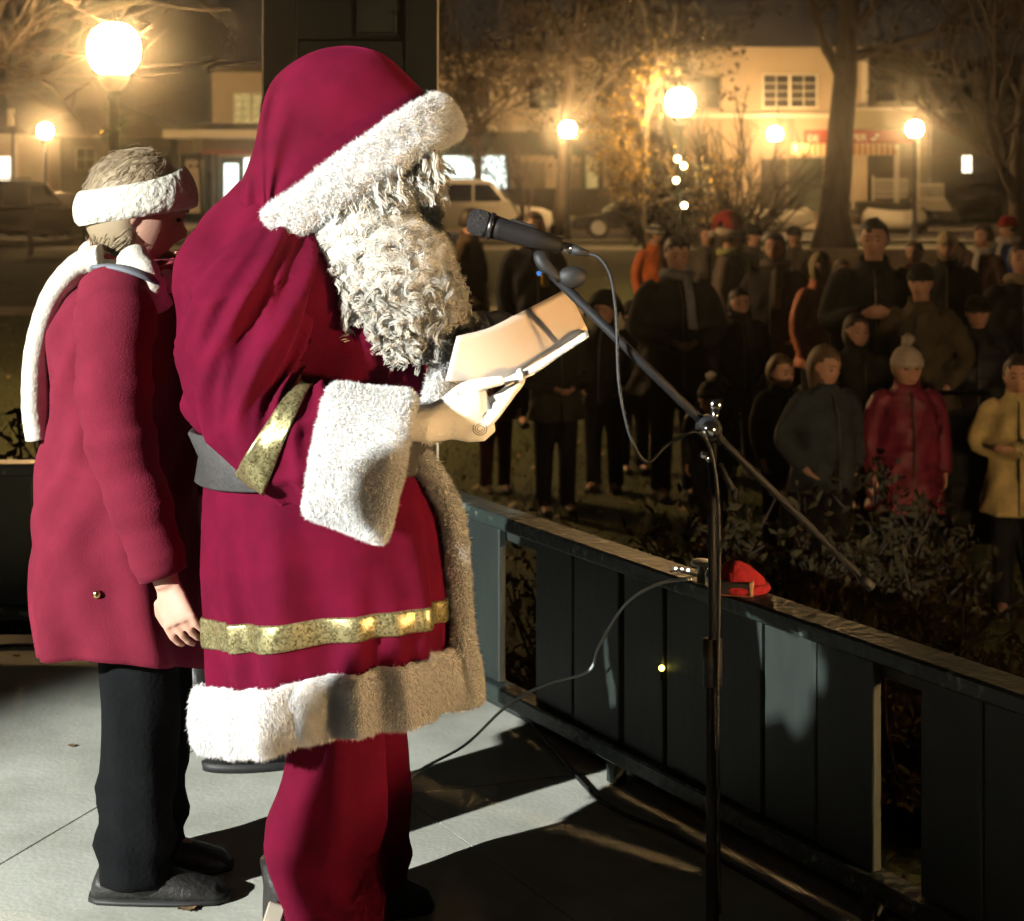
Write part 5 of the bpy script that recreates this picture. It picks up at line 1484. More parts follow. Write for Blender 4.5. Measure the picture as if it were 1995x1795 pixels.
# ------------------------------------------------------------------ trees
def grow(root, h, r0, rs, lean=(0, 0), levels=4, split=(3, 5), spread=0.6, first=0.35, up=0.25, lenk=0.62, twig_n=3, droop=0.0):
    """returns big-limb segments, twig segments and twig tips"""
    limbs, twigs, tips = [], [], []
    def rec(p, d, L, r, lv):
        n_ = 4 if lv else 7
        pts = [p]; dd = d.copy()
        for i in range(n_):
            dd = dd + rs.normal(size=3) * (0.05 if lv == 0 else 0.15) + np.array([0, 0, up * 0.12 if lv else 0.0]) - np.array([0, 0, droop * lv * 0.06])
            dd /= np.linalg.norm(dd)
            pts.append(pts[-1] + dd * L / n_)
        rr_ = np.linspace(r, r * (0.55 if lv else 0.6), n_ + 1)
        (limbs if lv < 2 else twigs).append((pts, rr_))
        if lv == levels:
            tips.extend(pts[1:]); return
        k = rs.integers(split[0], split[1] + 1)
        if lv == 0: k += 2
        for j in range(k):
            t = rs.uniform(first if lv == 0 else 0.25, 1.0); q = t * n_; i = min(int(q), n_ - 1)
            bp = pts[i] + (pts[i + 1] - pts[i]) * (q - i)
            nd = dd + spread * rs.normal(size=3) + np.array([0, 0, up]); nd /= np.linalg.norm(nd)
            rec(bp, nd, L * lenk * rs.uniform(0.7, 1.15), rr_[i] * rs.uniform(0.42, 0.65), lv + 1)
        rec(pts[-1], dd, L * lenk, rr_[-1] * 0.85, lv + 1)
    rec(np.asarray(root, float), np.array([lean[0], lean[1], 1.0]), h, r0, 0)
    return limbs, twigs, tips

def tree(name, label, x, Y, h, r0, seed, leaves=0, leaf=(0.05, LEAFB), bark=BARK, X=None, flare=1.35, **k):
    rs = np.random.default_rng(seed)
    X = PX(x, Y) if X is None else X
    r = thing(name, label, 'tree', loc=(X, Y, GZ))
    limbs, twigs, tips = grow((0, 0, -0.05), h, r0, rs, **k)
    g = Geo()
    for i, (p, q) in enumerate(limbs):
        if i == 0:
            q = q.copy(); q[0] *= flare
        g.tube(p, q, 14 if i == 0 else 8)
    g.build('trunk', bark, r)
    g = Geo()
    for p, q in twigs:
        g.tube(p, np.maximum(q, 0.006 * Y / 30), 4, cap=False)
    if g.n: cr = g.build('crown', TWIG, r, smooth=False)
    if leaves and tips:
        T = np.array(tips); n_ = leaves
        c = T[rs.integers(len(T), size=n_)] + rs.normal(size=(n_, 3)) * 0.16
        d = rs.normal(size=(n_, 3)); d /= np.linalg.norm(d, axis=1)[:, None]
        s_ = np.cross(d, rs.normal(size=(n_, 3))); s_ /= np.linalg.norm(s_, axis=1)[:, None]
        L = leaf[0] * rs.uniform(0.6, 1.4, n_)
        V = np.stack([c, c + d * (L * 0.5)[:, None] + s_ * (L * 0.35)[:, None], c + d * L[:, None], c + d * (L * 0.5)[:, None] - s_ * (L * 0.35)[:, None]], 1).reshape(-1, 3)
        F = np.arange(n_ * 4).reshape(-1, 4)
        o = link('foliage', fast_mesh('foliage', V, F), leaf[1], r); o['kind'] = 'stuff'
    return r
OAK = fur_mat('dry oak leaf', (0.075, 0.052, 0.026))
YEL = fur_mat('yellow leaf', (0.22, 0.15, 0.04))
tree('leafy_tree', 'straight tan trunked tree holding brown leaves in the middle of the green', 1088, 58.0, 8.2, 0.26, 3, leaves=8000, leaf=(0.17, OAK), first=0.42, levels=4, spread=0.75, up=0.12, flare=1.1, lenk=0.60)
tree('leafy_tree', 'tree with brown leaves left of the tan trunk, over the white car', 935, 59.5, 4.4, 0.16, 5, leaves=5000, leaf=(0.16, OAK), first=0.3, spread=0.8, up=0.2, lenk=0.66)
tree('small_tree', 'small yellow leaved tree close beside the strung street lamp', 1268, 31.6, 2.2, 0.06, 8, leaves=1300, leaf=(0.085, YEL), levels=3, first=0.4, spread=0.6, lenk=0.6)
tree('small_tree', 'twin stemmed bare tree by the dark parked car', 1236, 57.0, 2.2, 0.13, 12, levels=4, first=0.1, spread=0.5, up=0.35, leaves=2500, leaf=(0.14, OAK), lenk=0.72)
tree('small_tree', 'small bare tree standing in front of the white car', 1022, 55.5, 1.9, 0.09, 14, levels=3, first=0.15, spread=0.55, up=0.3, lenk=0.7)
tree('big_tree', 'thick grey bare tree trunk in front of the striped awning', 1625, 46.0, 8.0, 0.40, 21, levels=4, first=0.55, spread=0.75, up=0.15, leaves=4000, leaf=(0.16, OAK), lenk=0.62, split=(4, 6), flare=1.7)
tree('bare_tree', 'pale branched bare tree at the right edge', 1990, 30.0, 3.6, 0.15, 33, levels=4, first=0.45, spread=0.5, up=0.4, lean=(-0.10, 0), lenk=0.72)
tree('bare_tree', 'bare tree at the upper left lit by the nearest lamp', -260, 21.0, 3.2, 0.16, 41, levels=4, first=0.4, spread=0.62, up=0.25, lean=(0.2, 0), lenk=0.78, split=(4, 5))
tree('bare_tree', 'bare tree spreading twigs above the long shop building', 1330, 52.0, 9.0, 0.24, 47, levels=4, first=0.5, spread=0.8, up=0.2, lenk=0.62, split=(4, 6))
def shrub(label, x, Y, h, wdt, seed, nst=26, leaves=0, leaf=(0.06, LEAFB), cat='shrub', X=None):
    rs = np.random.default_rng(seed); X = PX(x, Y) if X is None else X
    r = thing('shrub', label, cat, loc=(X, Y, GZ))
    g = Geo(); tips = []
    for k in range(nst):
        b = np.array([rs.normal() * wdt * 0.12, rs.normal() * wdt * 0.12, -0.02]); d = np.array([rs.normal() * 0.36 * wdt / h * 2, rs.normal() * 0.36 * wdt / h * 2, 1.0])
        L = h * rs.uniform(0.6, 1.05); pts = [b]
        for i in range(6):
            d = d + rs.normal(size=3) * 0.10; d /= np.linalg.norm(d); pts.append(pts[-1] + d * L / 6)
        g.tube(pts, np.linspace(0.012, 0.004, 7) * max(1, Y / 14), 4, cap=False)
        tips += pts[2:]
        for j in range(5):
            p = pts[rs.integers(2, 6)]; e = d + rs.normal(size=3) * 0.55; e /= np.linalg.norm(e)
            q = [p, p + e * L * 0.14, p + e * L * 0.24 + rs.normal(size=3) * 0.02]
            g.tube(q, np.linspace(0.006, 0.003, 3) * max(1, Y / 14), 4, cap=False); tips += q[1:]
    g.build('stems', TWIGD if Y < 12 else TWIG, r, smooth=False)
    if leaves:
        T = np.array(tips); c = T[rs.integers(len(T), size=leaves)] + rs.normal(size=(leaves, 3)) * 0.035
        d = rs.normal(size=(leaves, 3)) + np.array([0, 0, 0.35]); d /= np.linalg.norm(d, axis=1)[:, None]
        s_ = np.cross(d, rs.normal(size=(leaves, 3))); s_ /= np.linalg.norm(s_, axis=1)[:, None]; nn = np.cross(s_, d)
        L = leaf[0] * rs.uniform(0.6, 1.4, leaves)
        V = np.stack([c, c + d * (L * .35)[:, None] + s_ * (L * .2)[:, None] + nn * (L * .05)[:, None], c + d * (L * .7)[:, None] + s_ * (L * .15)[:, None], c + d * L[:, None] - nn * (L * .1)[:, None], c + d * (L * .7)[:, None] - s_ * (L * .15)[:, None], c + d * (L * .35)[:, None] - s_ * (L * .2)[:, None] + nn * (L * .05)[:, None]], 1).reshape(-1, 3)
        o = link('foliage', fast_mesh('foliage', V, np.arange(leaves * 6).reshape(-1, 6)), leaf[1], r); o['kind'] = 'stuff'
    return r
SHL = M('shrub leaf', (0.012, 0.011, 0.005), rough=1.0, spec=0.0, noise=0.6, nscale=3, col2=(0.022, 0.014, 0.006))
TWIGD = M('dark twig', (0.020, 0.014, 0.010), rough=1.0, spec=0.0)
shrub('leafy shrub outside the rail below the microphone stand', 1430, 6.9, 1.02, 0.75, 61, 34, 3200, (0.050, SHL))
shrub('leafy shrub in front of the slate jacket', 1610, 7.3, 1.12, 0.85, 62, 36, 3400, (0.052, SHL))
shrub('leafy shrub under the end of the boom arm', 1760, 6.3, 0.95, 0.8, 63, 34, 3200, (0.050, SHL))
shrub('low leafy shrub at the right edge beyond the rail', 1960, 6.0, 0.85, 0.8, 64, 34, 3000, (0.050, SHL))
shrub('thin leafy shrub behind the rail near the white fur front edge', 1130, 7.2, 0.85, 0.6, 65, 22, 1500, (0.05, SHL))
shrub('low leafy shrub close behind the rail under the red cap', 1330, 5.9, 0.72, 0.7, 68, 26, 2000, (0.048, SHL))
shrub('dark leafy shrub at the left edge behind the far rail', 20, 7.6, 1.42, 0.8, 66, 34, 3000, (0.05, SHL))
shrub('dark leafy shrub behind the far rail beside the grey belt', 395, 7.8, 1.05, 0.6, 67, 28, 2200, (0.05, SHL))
shrub('large many stemmed bare shrub right of the strung street lamp', 1420, 44.0, 3.9, 2.6, 71, 70)
shrub('dark clipped bush behind the orange jacket', 1290, 48.0, 1.5, 1.6, 72, 40, 2600, (0.14, SHL))

# ------------------------------------------------------------------ lawn blades and scattered leaves
rs = np.random.default_rng(90)
n_ = 46000
yy = 6.2 + 22 * rs.random(n_) ** 1.5; xx = (rs.random(n_) - 0.5) * 0.66 * yy
c = np.stack([xx, yy, np.full(n_, GZ)], 1)
d = np.stack([rs.normal(size=n_) * 0.4, rs.normal(size=n_) * 0.4, np.ones(n_)], 1)
L = rs.uniform(0.025, 0.06, n_); wv = 0.0022 + 0.00022 * yy
s_ = np.stack([np.cos(rs.random(n_) * 6.28), np.sin(rs.random(n_) * 6.28), np.zeros(n_)], 1)
V = np.stack([c - s_ * wv[:, None], c + s_ * wv[:, None], c + d * L[:, None]], 1).reshape(-1, 3)
link('grass', fast_mesh('grass', V, np.arange(n_ * 3).reshape(-1, 3)), M('grass blade', (0.10, 0.10, 0.032), rough=0.8, noise=0.5, nscale=1.5), kind='stuff', label='short olive lawn grass under the crowd', category='grass')
n_ = 1500
yy = 6.0 + 30 * rs.random(n_) ** 1.2; xx = (rs.random(n_) - 0.5) * 0.66 * yy
c = np.stack([xx, yy, np.full(n_, GZ + 0.03)], 1)
an = rs.random(n_) * 6.28; L = rs.uniform(0.02, 0.045, n_)
d = np.stack([np.cos(an), np.sin(an), rs.normal(size=n_) * 0.35], 1) * L[:, None]; s_ = np.stack([-np.sin(an), np.cos(an), rs.normal(size=n_) * 0.35], 1) * L[:, None] * 0.7
V = np.stack([c - d, c + s_, c + d, c - s_], 1).reshape(-1, 3)
link('leaf_litter', fast_mesh('leaf_litter', V, np.arange(n_ * 4).reshape(-1, 4)), M('pale fallen leaf', (0.30, 0.22, 0.11), rough=0.7), kind='stuff', label='pale fallen leaves scattered over the lawn', category='leaves')

# ------------------------------------------------------------------ buildings across the street
CREAM = M('cream render', (0.62, 0.52, 0.38), rough=0.9, noise=0.15, nscale=0.8, bump=0.1, bscale=6)
CREAM2 = M('pale clapboard', (0.50, 0.40, 0.28), rough=0.85, noise=0.12, nscale=0.9)
OLIVE = M('olive render', (0.19, 0.165, 0.115), rough=0.9, noise=0.2, nscale=0.8)
DARKB = M('dark boards', (0.050, 0.044, 0.036), rough=0.9, noise=0.3, nscale=1.2)
TRIM = M('white trim', (0.66, 0.61, 0.50), rough=0.6)
GTRIM = M('green trim', (0.02, 0.045, 0.028), rough=0.5)
SHING = M('grey shingles', (0.11, 0.095, 0.08), rough=0.95, noise=0.3, nscale=3, bump=0.4, bscale=12)
GLASS = M('night glass', (0.012, 0.012, 0.013), rough=0.08, spec=0.6)
LITW = emitter('lit shop window', (0.86, 1.0, 0.90), 2.6)
LITC = emitter('lit warm window', (1.0, 0.90, 0.72), 3.2)
LITY = emitter('dim yellow room', (1.0, 0.72, 0.25), 0.45)
def bz(y, Y): return HC - (y - HY) * Y / FOC
def fbox(name, x0, x1, y0, y1, Y, d0, d1, mat, par, org, bevel=0.0):
    """facade box: pixel rectangle at facade distance Y, from d0 (towards camera negative) to d1"""
    g = Geo(); g.span((PX(x0, Y) - org[0], Y + d0 - org[1], bz(y1, Y) - org[2]), (PX(x1, Y) - org[0], Y + d1 - org[1], bz(y0, Y) - org[2]))
    return g.build(name, mat, par, smooth=False, bevel=bevel)
def window(par, org, x0, x1, y0, y1, Y, cols=2, rows=2, pane=GLASS, frame=TRIM, fw=3.5):
    w_ = fbox('window', x0 - fw, x1 + fw, y0 - fw, y0, Y, -0.09, 0.02, frame, par, org)
    for nm, a_ in (('sill', (x0 - fw - 2, x1 + fw + 2, y1, y1 + fw)), ('jamb', (x0 - fw, x0, y0, y1)), ('jamb', (x1, x1 + fw, y0, y1))):
        fbox(nm, *a_, Y, -0.11 if nm == 'sill' else -0.08, 0.02, frame, w_, org)
    for i in range(cols):
        for j in range(rows):
            fbox('pane', x0 + (x1 - x0) * i / cols + 0.6, x0 + (x1 - x0) * (i + 1) / cols - 0.6, y0 + (y1 - y0) * j / rows + 0.6, y0 + (y1 - y0) * (j + 1) / rows - 0.6, Y, -0.03, -0.02, pane, w_, org)
    for i in range(1, cols):
        x = x0 + (x1 - x0) * i / cols; k = 2.2 if i == cols // 2 and cols > 2 else 0.7
        fbox('mullion', x - k, x + k, y0, y1, Y, -0.06, -0.012, frame, w_, org)
    for j in range(1, rows):
        y = y0 + (y1 - y0) * j / rows
        fbox('glazing_bar', x0, x1, y - 0.7, y + 0.7, Y, -0.055, -0.014, frame, w_, org)
    return w_
def bldg(name, label, x0, x1, ytop, Y, depth, mat):
    org = np.array([PX((x0 + x1) / 2, Y), Y, GZ])
    r = thing(name, label, 'building', loc=org)
    g = Geo(); g.span((PX(x0, Y) - org[0], 0, 0), (PX(x1, Y) - org[0], depth, bz(ytop, Y) - GZ)); g.build('wall', mat, r, smooth=False)
    return r, org

# cream shop left of the column
b1, o1 = bldg('shop_building', 'cream two-storey shop left of the column with white paned window', 413, 640, 140, 72, 8, CREAM)
fbox('parapet', 408, 645, 132, 141, 72, -0.2, 0.3, M('parapet', (0.10, 0.085, 0.065), rough=0.8), b1, o1)
window(b1, o1, 456, 525, 183, 243, 72, 4, 4, LITY)
pr = fbox('porch_roof', 345, 560, 256, 271, 72, -3.0, -0.01, TRIM, b1, o1)
g = Geo(); A_ = lambda x, y, d_: np.array([PX(x, 72), 72 + d_, bz(y, 72)]) - o1
g.add([A_(345, 257, -3.0), A_(560, 257, -3.0), A_(560, 240, 0), A_(395, 240, 0)], [(0, 1, 2, 3)]); g.build('shingle_slope', SHING, pr, smooth=False)
fbox('shopfront', 352, 560, 272, 300, 72, -0.6, -0.005, M('shop fascia', (0.16, 0.12, 0.085), rough=0.8), b1, o1)
fbox('red_sign_board', 395, 545, 293, 301, 72, -0.75, -0.61, M('red board', (0.30, 0.07, 0.04), rough=0.6), b1, o1)
d_ = fbox('door', 430, 476, 306, 415, 72, -0.12, -0.006, GTRIM, b1, o1); fbox('door_glass', 438, 465, 319, 405, 72, -0.16, -0.125, LITW, d_, o1)
fbox('shop_window', 474, 545, 309, 395, 72, -0.10, -0.006, LITW, b1, o1)
d_ = fbox('door', 362, 396, 312, 415, 72, -0.10, 0.3, CREAM, b1, o1)
for x in (373, 385): fbox('door_light', x - 3.5, x + 3.5, 321, 327, 72, -0.13, -0.105, GLASS, d_, o1)
for x in (352, 402, 425, 420): fbox('pilaster', x - 2, x + 2, 301, 418, 72, -0.3, -0.13, GTRIM, b1, o1)

# long cream shop row right of the column
b2, o2 = bldg('shop_building', 'long cream shop row with bright window behind the white car', 690, 1288, 112, 67.2, 8, CREAM)
fbox('cornice', 685, 1293, 104, 113, 67.2, -0.25, 0.3, M('cornice paint', (0.24, 0.19, 0.13), rough=0.7), b2, o2)
fbox('string_course', 700, 1285, 245, 256, 67.2, -0.35, -0.004, TRIM, b2, o2)
fbox('shop_fascia', 700, 1285, 257, 303, 67.2, -0.25, -0.004, GTRIM, b2, o2)
sw_ = fbox('shop_window', 858, 986, 305, 366, 67.2, -0.10, -0.005, LITW, b2, o2)
rs = np.random.default_rng(77)
for k in range(46):     # silhouettes of goods and garland in the bright window
    x = rs.uniform(905, 984) if k > 14 else rs.uniform(860, 984); y = rs.uniform(306, 362) if k > 14 else rs.uniform(305, 312)
    s2 = rs.uniform(1.2, 4.0); fbox('window_goods', x, x + s2, y, y + s2 * rs.uniform(0.6, 2.0), 67.2, -0.17, -0.11, [GTRIM, DARKB, M('shop goods red', (0.3, 0.03, 0.03))][k % 3], sw_, o2)
fbox('stall_riser', 850, 1285, 367, 420, 67.2, -0.2, -0.003, DARKB, b2, o2)
for x in (852, 990, 1010, 1136, 1170, 1212, 1250): fbox('pilaster', x - 4, x + 4, 303, 367, 67.2, -0.3, -0.006, GTRIM, b2, o2)
fbox('lit_doorway', 1143, 1163, 300, 385, 67.2, -0.06, -0.002, LITY, b2, o2)
for x0, x1 in ((1016, 1060), (1096, 1130)): window(b2, o2, x0, x1, 318, 372, 67.2, 2, 1, M('dim glass', (0.16, 0.13, 0.09), rough=0.2), GTRIM, 2)
for x0, x1 in ((905, 955), (1030, 1085), (1160, 1215)): window(b2, o2, x0, x1, 150, 212, 67.2, 2, 2, GLASS, TRIM, 3)
window(b2, o2, 1262, 1284, 318, 372, 67.2, 3, 4, LITY, GTRIM, 2)

# pale clapboard shop with white sash windows
b3, o3 = bldg('shop_building', 'pale two-storey shop with paired white sash windows behind the thick trunk', 1290, 1690, 92, 66, 8, CREAM2)
for k in range(24):
    y = 98 + k * 5.4; fbox('clapboard', 1291, 1689, y, y + 4.6, 66, -0.03, -0.002, CREAM2, b3, o3)
fbox('corner_board', 1678, 1690, 93, 226, 66, -0.07, -0.031, TRIM, b3, o3)
window(b3, o3, 1488, 1536, 147, 209, 65.96, 2, 4, GLASS, TRIM, 3); window(b3, o3, 1541, 1590, 147, 209, 65.96, 2, 4, GLASS, TRIM, 3)
window(b3, o3, 1340, 1402, 150, 212, 65.96, 2, 2, GLASS, M('brown trim', (0.2, 0.13, 0.09), rough=0.7), 3)
fbox('cornice', 1288, 1640, 222, 230, 66, -0.4, -0.032, TRIM, b3, o3)
fbox('lower_wall', 1291, 1545, 231, 420, 66, -0.25, -0.004, M('tan render', (0.33, 0.25, 0.17), rough=0.9, noise=0.2, nscale=1), b3, o3)
for x0, x1 in ((1296, 1332), (1352, 1384)): window(b3, o3, x0, x1, 320, 382, 65.74, 3, 4, LITY, GTRIM, 2)
fbox('door', 1480, 1530, 310, 412, 66, -0.30, -0.251, DARKB, b3, o3); fbox('door', 1533, 1600, 308, 412, 66, -0.28, -0.252, M('dark green door', (0.03, 0.04, 0.03), rough=0.5), b3, o3)

# olive house with porch, awning and red sign
b4, o4 = bldg('house', 'olive house with striped awning, red sign and white railed porch', 1642, 1806, 100, 69, 8, OLIVE)
fbox('eave', 1690, 1830, 100, 118, 69, -0.6, -0.004, OLIVE, b4, o4)
window(b4, o4, 1706, 1744, 150, 198, 69, 1, 1, GLASS, OLIVE, 3); window(b4, o4, 1754, 1790, 150, 198, 69, 1, 1, GLASS, OLIVE, 3)
fbox('porch_fascia', 1640, 1750, 219, 254, 66, -2.5, -0.6, M('porch fascia', (0.36, 0.33, 0.22), rough=0.7), b4, o4)
fbox('porch_roof_edge', 1636, 1754, 214, 219, 66, -2.7, -0.5, TRIM, b4, o4)
SIGNR = M('red sign', (0.36, 0.045, 0.03), rough=0.5)
sg = fbox('sign_board', 1544, 1750, 256, 281, 66, -2.6, -2.5, SIGNR, b4, o4)
def text(par, org, s, x, y, hpx, Y, mat, name='lettering'):
    cu = bpy.data.curves.new('txt', 'FONT'); cu.body = s; cu.size = hpx * Y / FOC / 0.70; cu.extrude = 0.01; cu.offset = 0.006
    t_ = bpy.data.objects.new('tmp', cu); COL.objects.link(t_)
    me = bpy.data.meshes.new_from_object(t_.evaluated_get(bpy.context.evaluated_depsgraph_get())); bpy.data.objects.remove(t_)
    me.transform(Matrix.Rotation(rad(90), 4, 'X')); me.materials.clear()
    o = link(name, me, mat, par); o.location = (PX(x, Y) - org[0], Y - org[1], bz(y, Y) - org[2]); return o
LET = M('cream lettering', (0.75, 0.68, 0.55), rough=0.5)
text(sg, o4, "DE", 1573, 276, 12.5, 63.37, LET); text(sg, o4, "PPER", 1648, 275, 13.5, 63.37, LET)
text(sg, o4, "at", 1706, 266, 5, 63.37, LET, 'small_lettering'); text(sg, o4, "cafe", 1696, 274, 5, 63.37, LET, 'small_lettering')
aw = thing('awning', 'orange and cream striped awning under the red sign', 'awning', loc=o4)
AWA = M('awning cream', (0.62, 0.48, 0.28), rough=0.8); AWB = M('awning orange', (0.42, 0.17, 0.06), rough=0.8)
xs = np.linspace(1542, 1748, 39)
for k in range(38):
    g = Geo(); Q = lambda x, y, Y: np.array([PX(x, Y), Y, bz(y, Y)]) - o4
    g.add([Q(xs[k], 281, 63.45), Q(xs[k + 1], 281, 63.45), Q(xs[k + 1], 303, 62.4), Q(xs[k], 303, 62.4)], [(0, 1, 2, 3)])
    o = g.build('stripe', AWA if k % 2 else AWB, aw, smooth=False); o.modifiers.new('t', 'SOLIDIFY').thickness = 0.02
for x, y0 in ((1747, 283), (1662, 303), (1790, 270)):
    fbox('porch_post', x - 4 if x == 1747 else x - 1.5, x + 4 if x == 1747 else x + 1.5, y0, 408, 63, -0.08, 0.08, TRIM, b4, o4)
def railing(par, org, x0, x1, y0, y1, Y, n):
    r_ = fbox('porch_rail', x0, x1, y0, y0 + 4, Y, -0.05, 0.05, TRIM, par, org); fbox('lower_rail', x0, x1, y1 - 3, y1, Y, -0.04, 0.04, TRIM, r_, org); fbox('mid_rail', x0, x1, (y0 + y1) / 2 + 4, (y0 + y1) / 2 + 6, Y, -0.04, 0.04, TRIM, r_, org)
    for x in np.linspace(x0, x1, n): fbox('baluster', x - 0.8, x + 0.8, y0 + 4, y1 - 3, Y, -0.02, 0.02, TRIM, r_, org)
    fbox('newel', x0 - 3, x0 + 1, y0 - 6, y1 + 6, Y, -0.07, 0.07, TRIM, r_, org)
railing(b4, o4, 1702, 1768, 348, 386, 63.2, 16)
railing(b4, o4, 1790, 1838, 358, 404, 62.6, 11)
for k in range(4): fbox('porch_step', 1776 + k * 8, 1840, 386 + k * 6, 392 + k * 6, 62.9, -0.3 - 0.25 * k, 0.4, M('step', (0.35, 0.3, 0.24), rough=0.9), b4, o4)
fbox('porch_floor', 1640, 1792, 392, 416, 66, -3.2, -0.006, DARKB, b4, o4)
for nm, x0, x1, lab in (('kerb_edging', 1690, 1792, 'pale curved edging in front of the white railed porch'), ('kerb_edging', 1462, 1572, 'pale curved edging in front of the dark shop doors')):
    g = Geo(); pts = [np.array([PX(x0 + (x1 - x0) * t, 61.5), 61.5 - 0.8 * math.sin(PI * t), GZ + 0.16 + 0.55 + 0.10 * (2 * t - 1) ** 2]) for t in np.linspace(0, 1, 16)]
    g.tube(pts, 0.05, 8); g.tube([p - (0, 0, 0.3) for p in pts], 0.30, 8)
    g.build(nm, TRIM, label=lab, category='edging')

# dark house far right with a lit window
b5, o5 = bldg('house', 'dark house at the far right with one small lit window', 1815, 2100, 150, 74, 8, DARKB)
window(b5, o5, 1874, 1893, 303, 337, 74, 2, 2, LITC, DARKB, 2)
g = Geo(); A5 = lambda x, y, d_: np.array([PX(x, 74), 74 + d_, bz(y, 74)]) - o5
g.add([A5(1805, 152, -0.6), A5(2110, 152, -0.6), A5(2110, 95, 4), A5(1805, 95, 4), A5(2110, 152, 8.6), A5(1805, 152, 8.6)], [(0, 1, 2, 3), (3, 2, 4, 5)]); g.build('roof', SHING, b5, smooth=False)
# small lit shop and grey roofed house at the left
b6, o6 = bldg('shop_building', 'small lit shop at the left edge with white fascia', -160, 38, 262, 66, 6, CREAM)
fbox('fascia', -165, 44, 262, 278, 66, -0.5, -0.005, TRIM, b6, o6); fbox('shop_window', -30, 19, 306, 356, 66, -0.08, -0.004, LITC, b6, o6); fbox('window_head', -34, 24, 301, 306, 66, -0.2, -0.005, TRIM, b6, o6); fbox('downpipe', 30, 36, 270, 380, 66, -0.2, -0.02, TRIM, b6, o6)
fbox('pole_sign', 28, 40, 214, 246, 66, -0.9, -0.8, M('pole sign', (0.6, 0.58, 0.5), rough=0.5), b6, o6); fbox('sign_pole', 36, 39, 246, 400, 66, -0.88, -0.82, BLACK_METAL, b6, o6)
b7, o7 = bldg('house', 'low house with broad grey hipped roof behind the nearest lamp', 40, 335, 262, 84, 9, DARKB)
g = Geo(); A7 = lambda x, y, d_: np.array([PX(x, 84), 84 + d_, bz(y, 84)]) - o7
g.add([A7(28, 264, -0.8), A7(348, 264, -0.8), A7(215, 205, 4), A7(120, 205, 4), A7(348, 264, 9.8), A7(28, 264, 9.8)], [(0, 1, 2, 3), (3, 2, 4, 5), (1, 4, 2), (0, 3, 5)]); g.build('roof', SHING, b7, smooth=False)
fbox('eave', 30, 345, 264, 268, 84, -0.85, -0.01, M('eave paint', (0.22, 0.18, 0.14), rough=0.7), b7, o7)
window(b7, o7, 150, 185, 290, 330, 84, 2, 2, GLASS, M('eave paint', (0.2, 0.17, 0.14)), 2)
# street sign on a post
sp = thing('street_sign', 'small pale sign plate on a thin dark post left of the robe', 'sign', loc=(PX(397, 48), 48, GZ))
g = Geo(); g.tube([(0, 0, 0), (-0.15, 0, bz(270, 48) - GZ)], 0.04, 8); g.build('post', BLACK_METAL, sp)
g = Geo(); g.box((-0.16, -0.05, bz(283, 48) - GZ), (0.27, 0.02, 0.40)); g.build('plate', M('sign plate', (0.55, 0.48, 0.30), rough=0.5), sp, smooth=False, bevel=0.01)

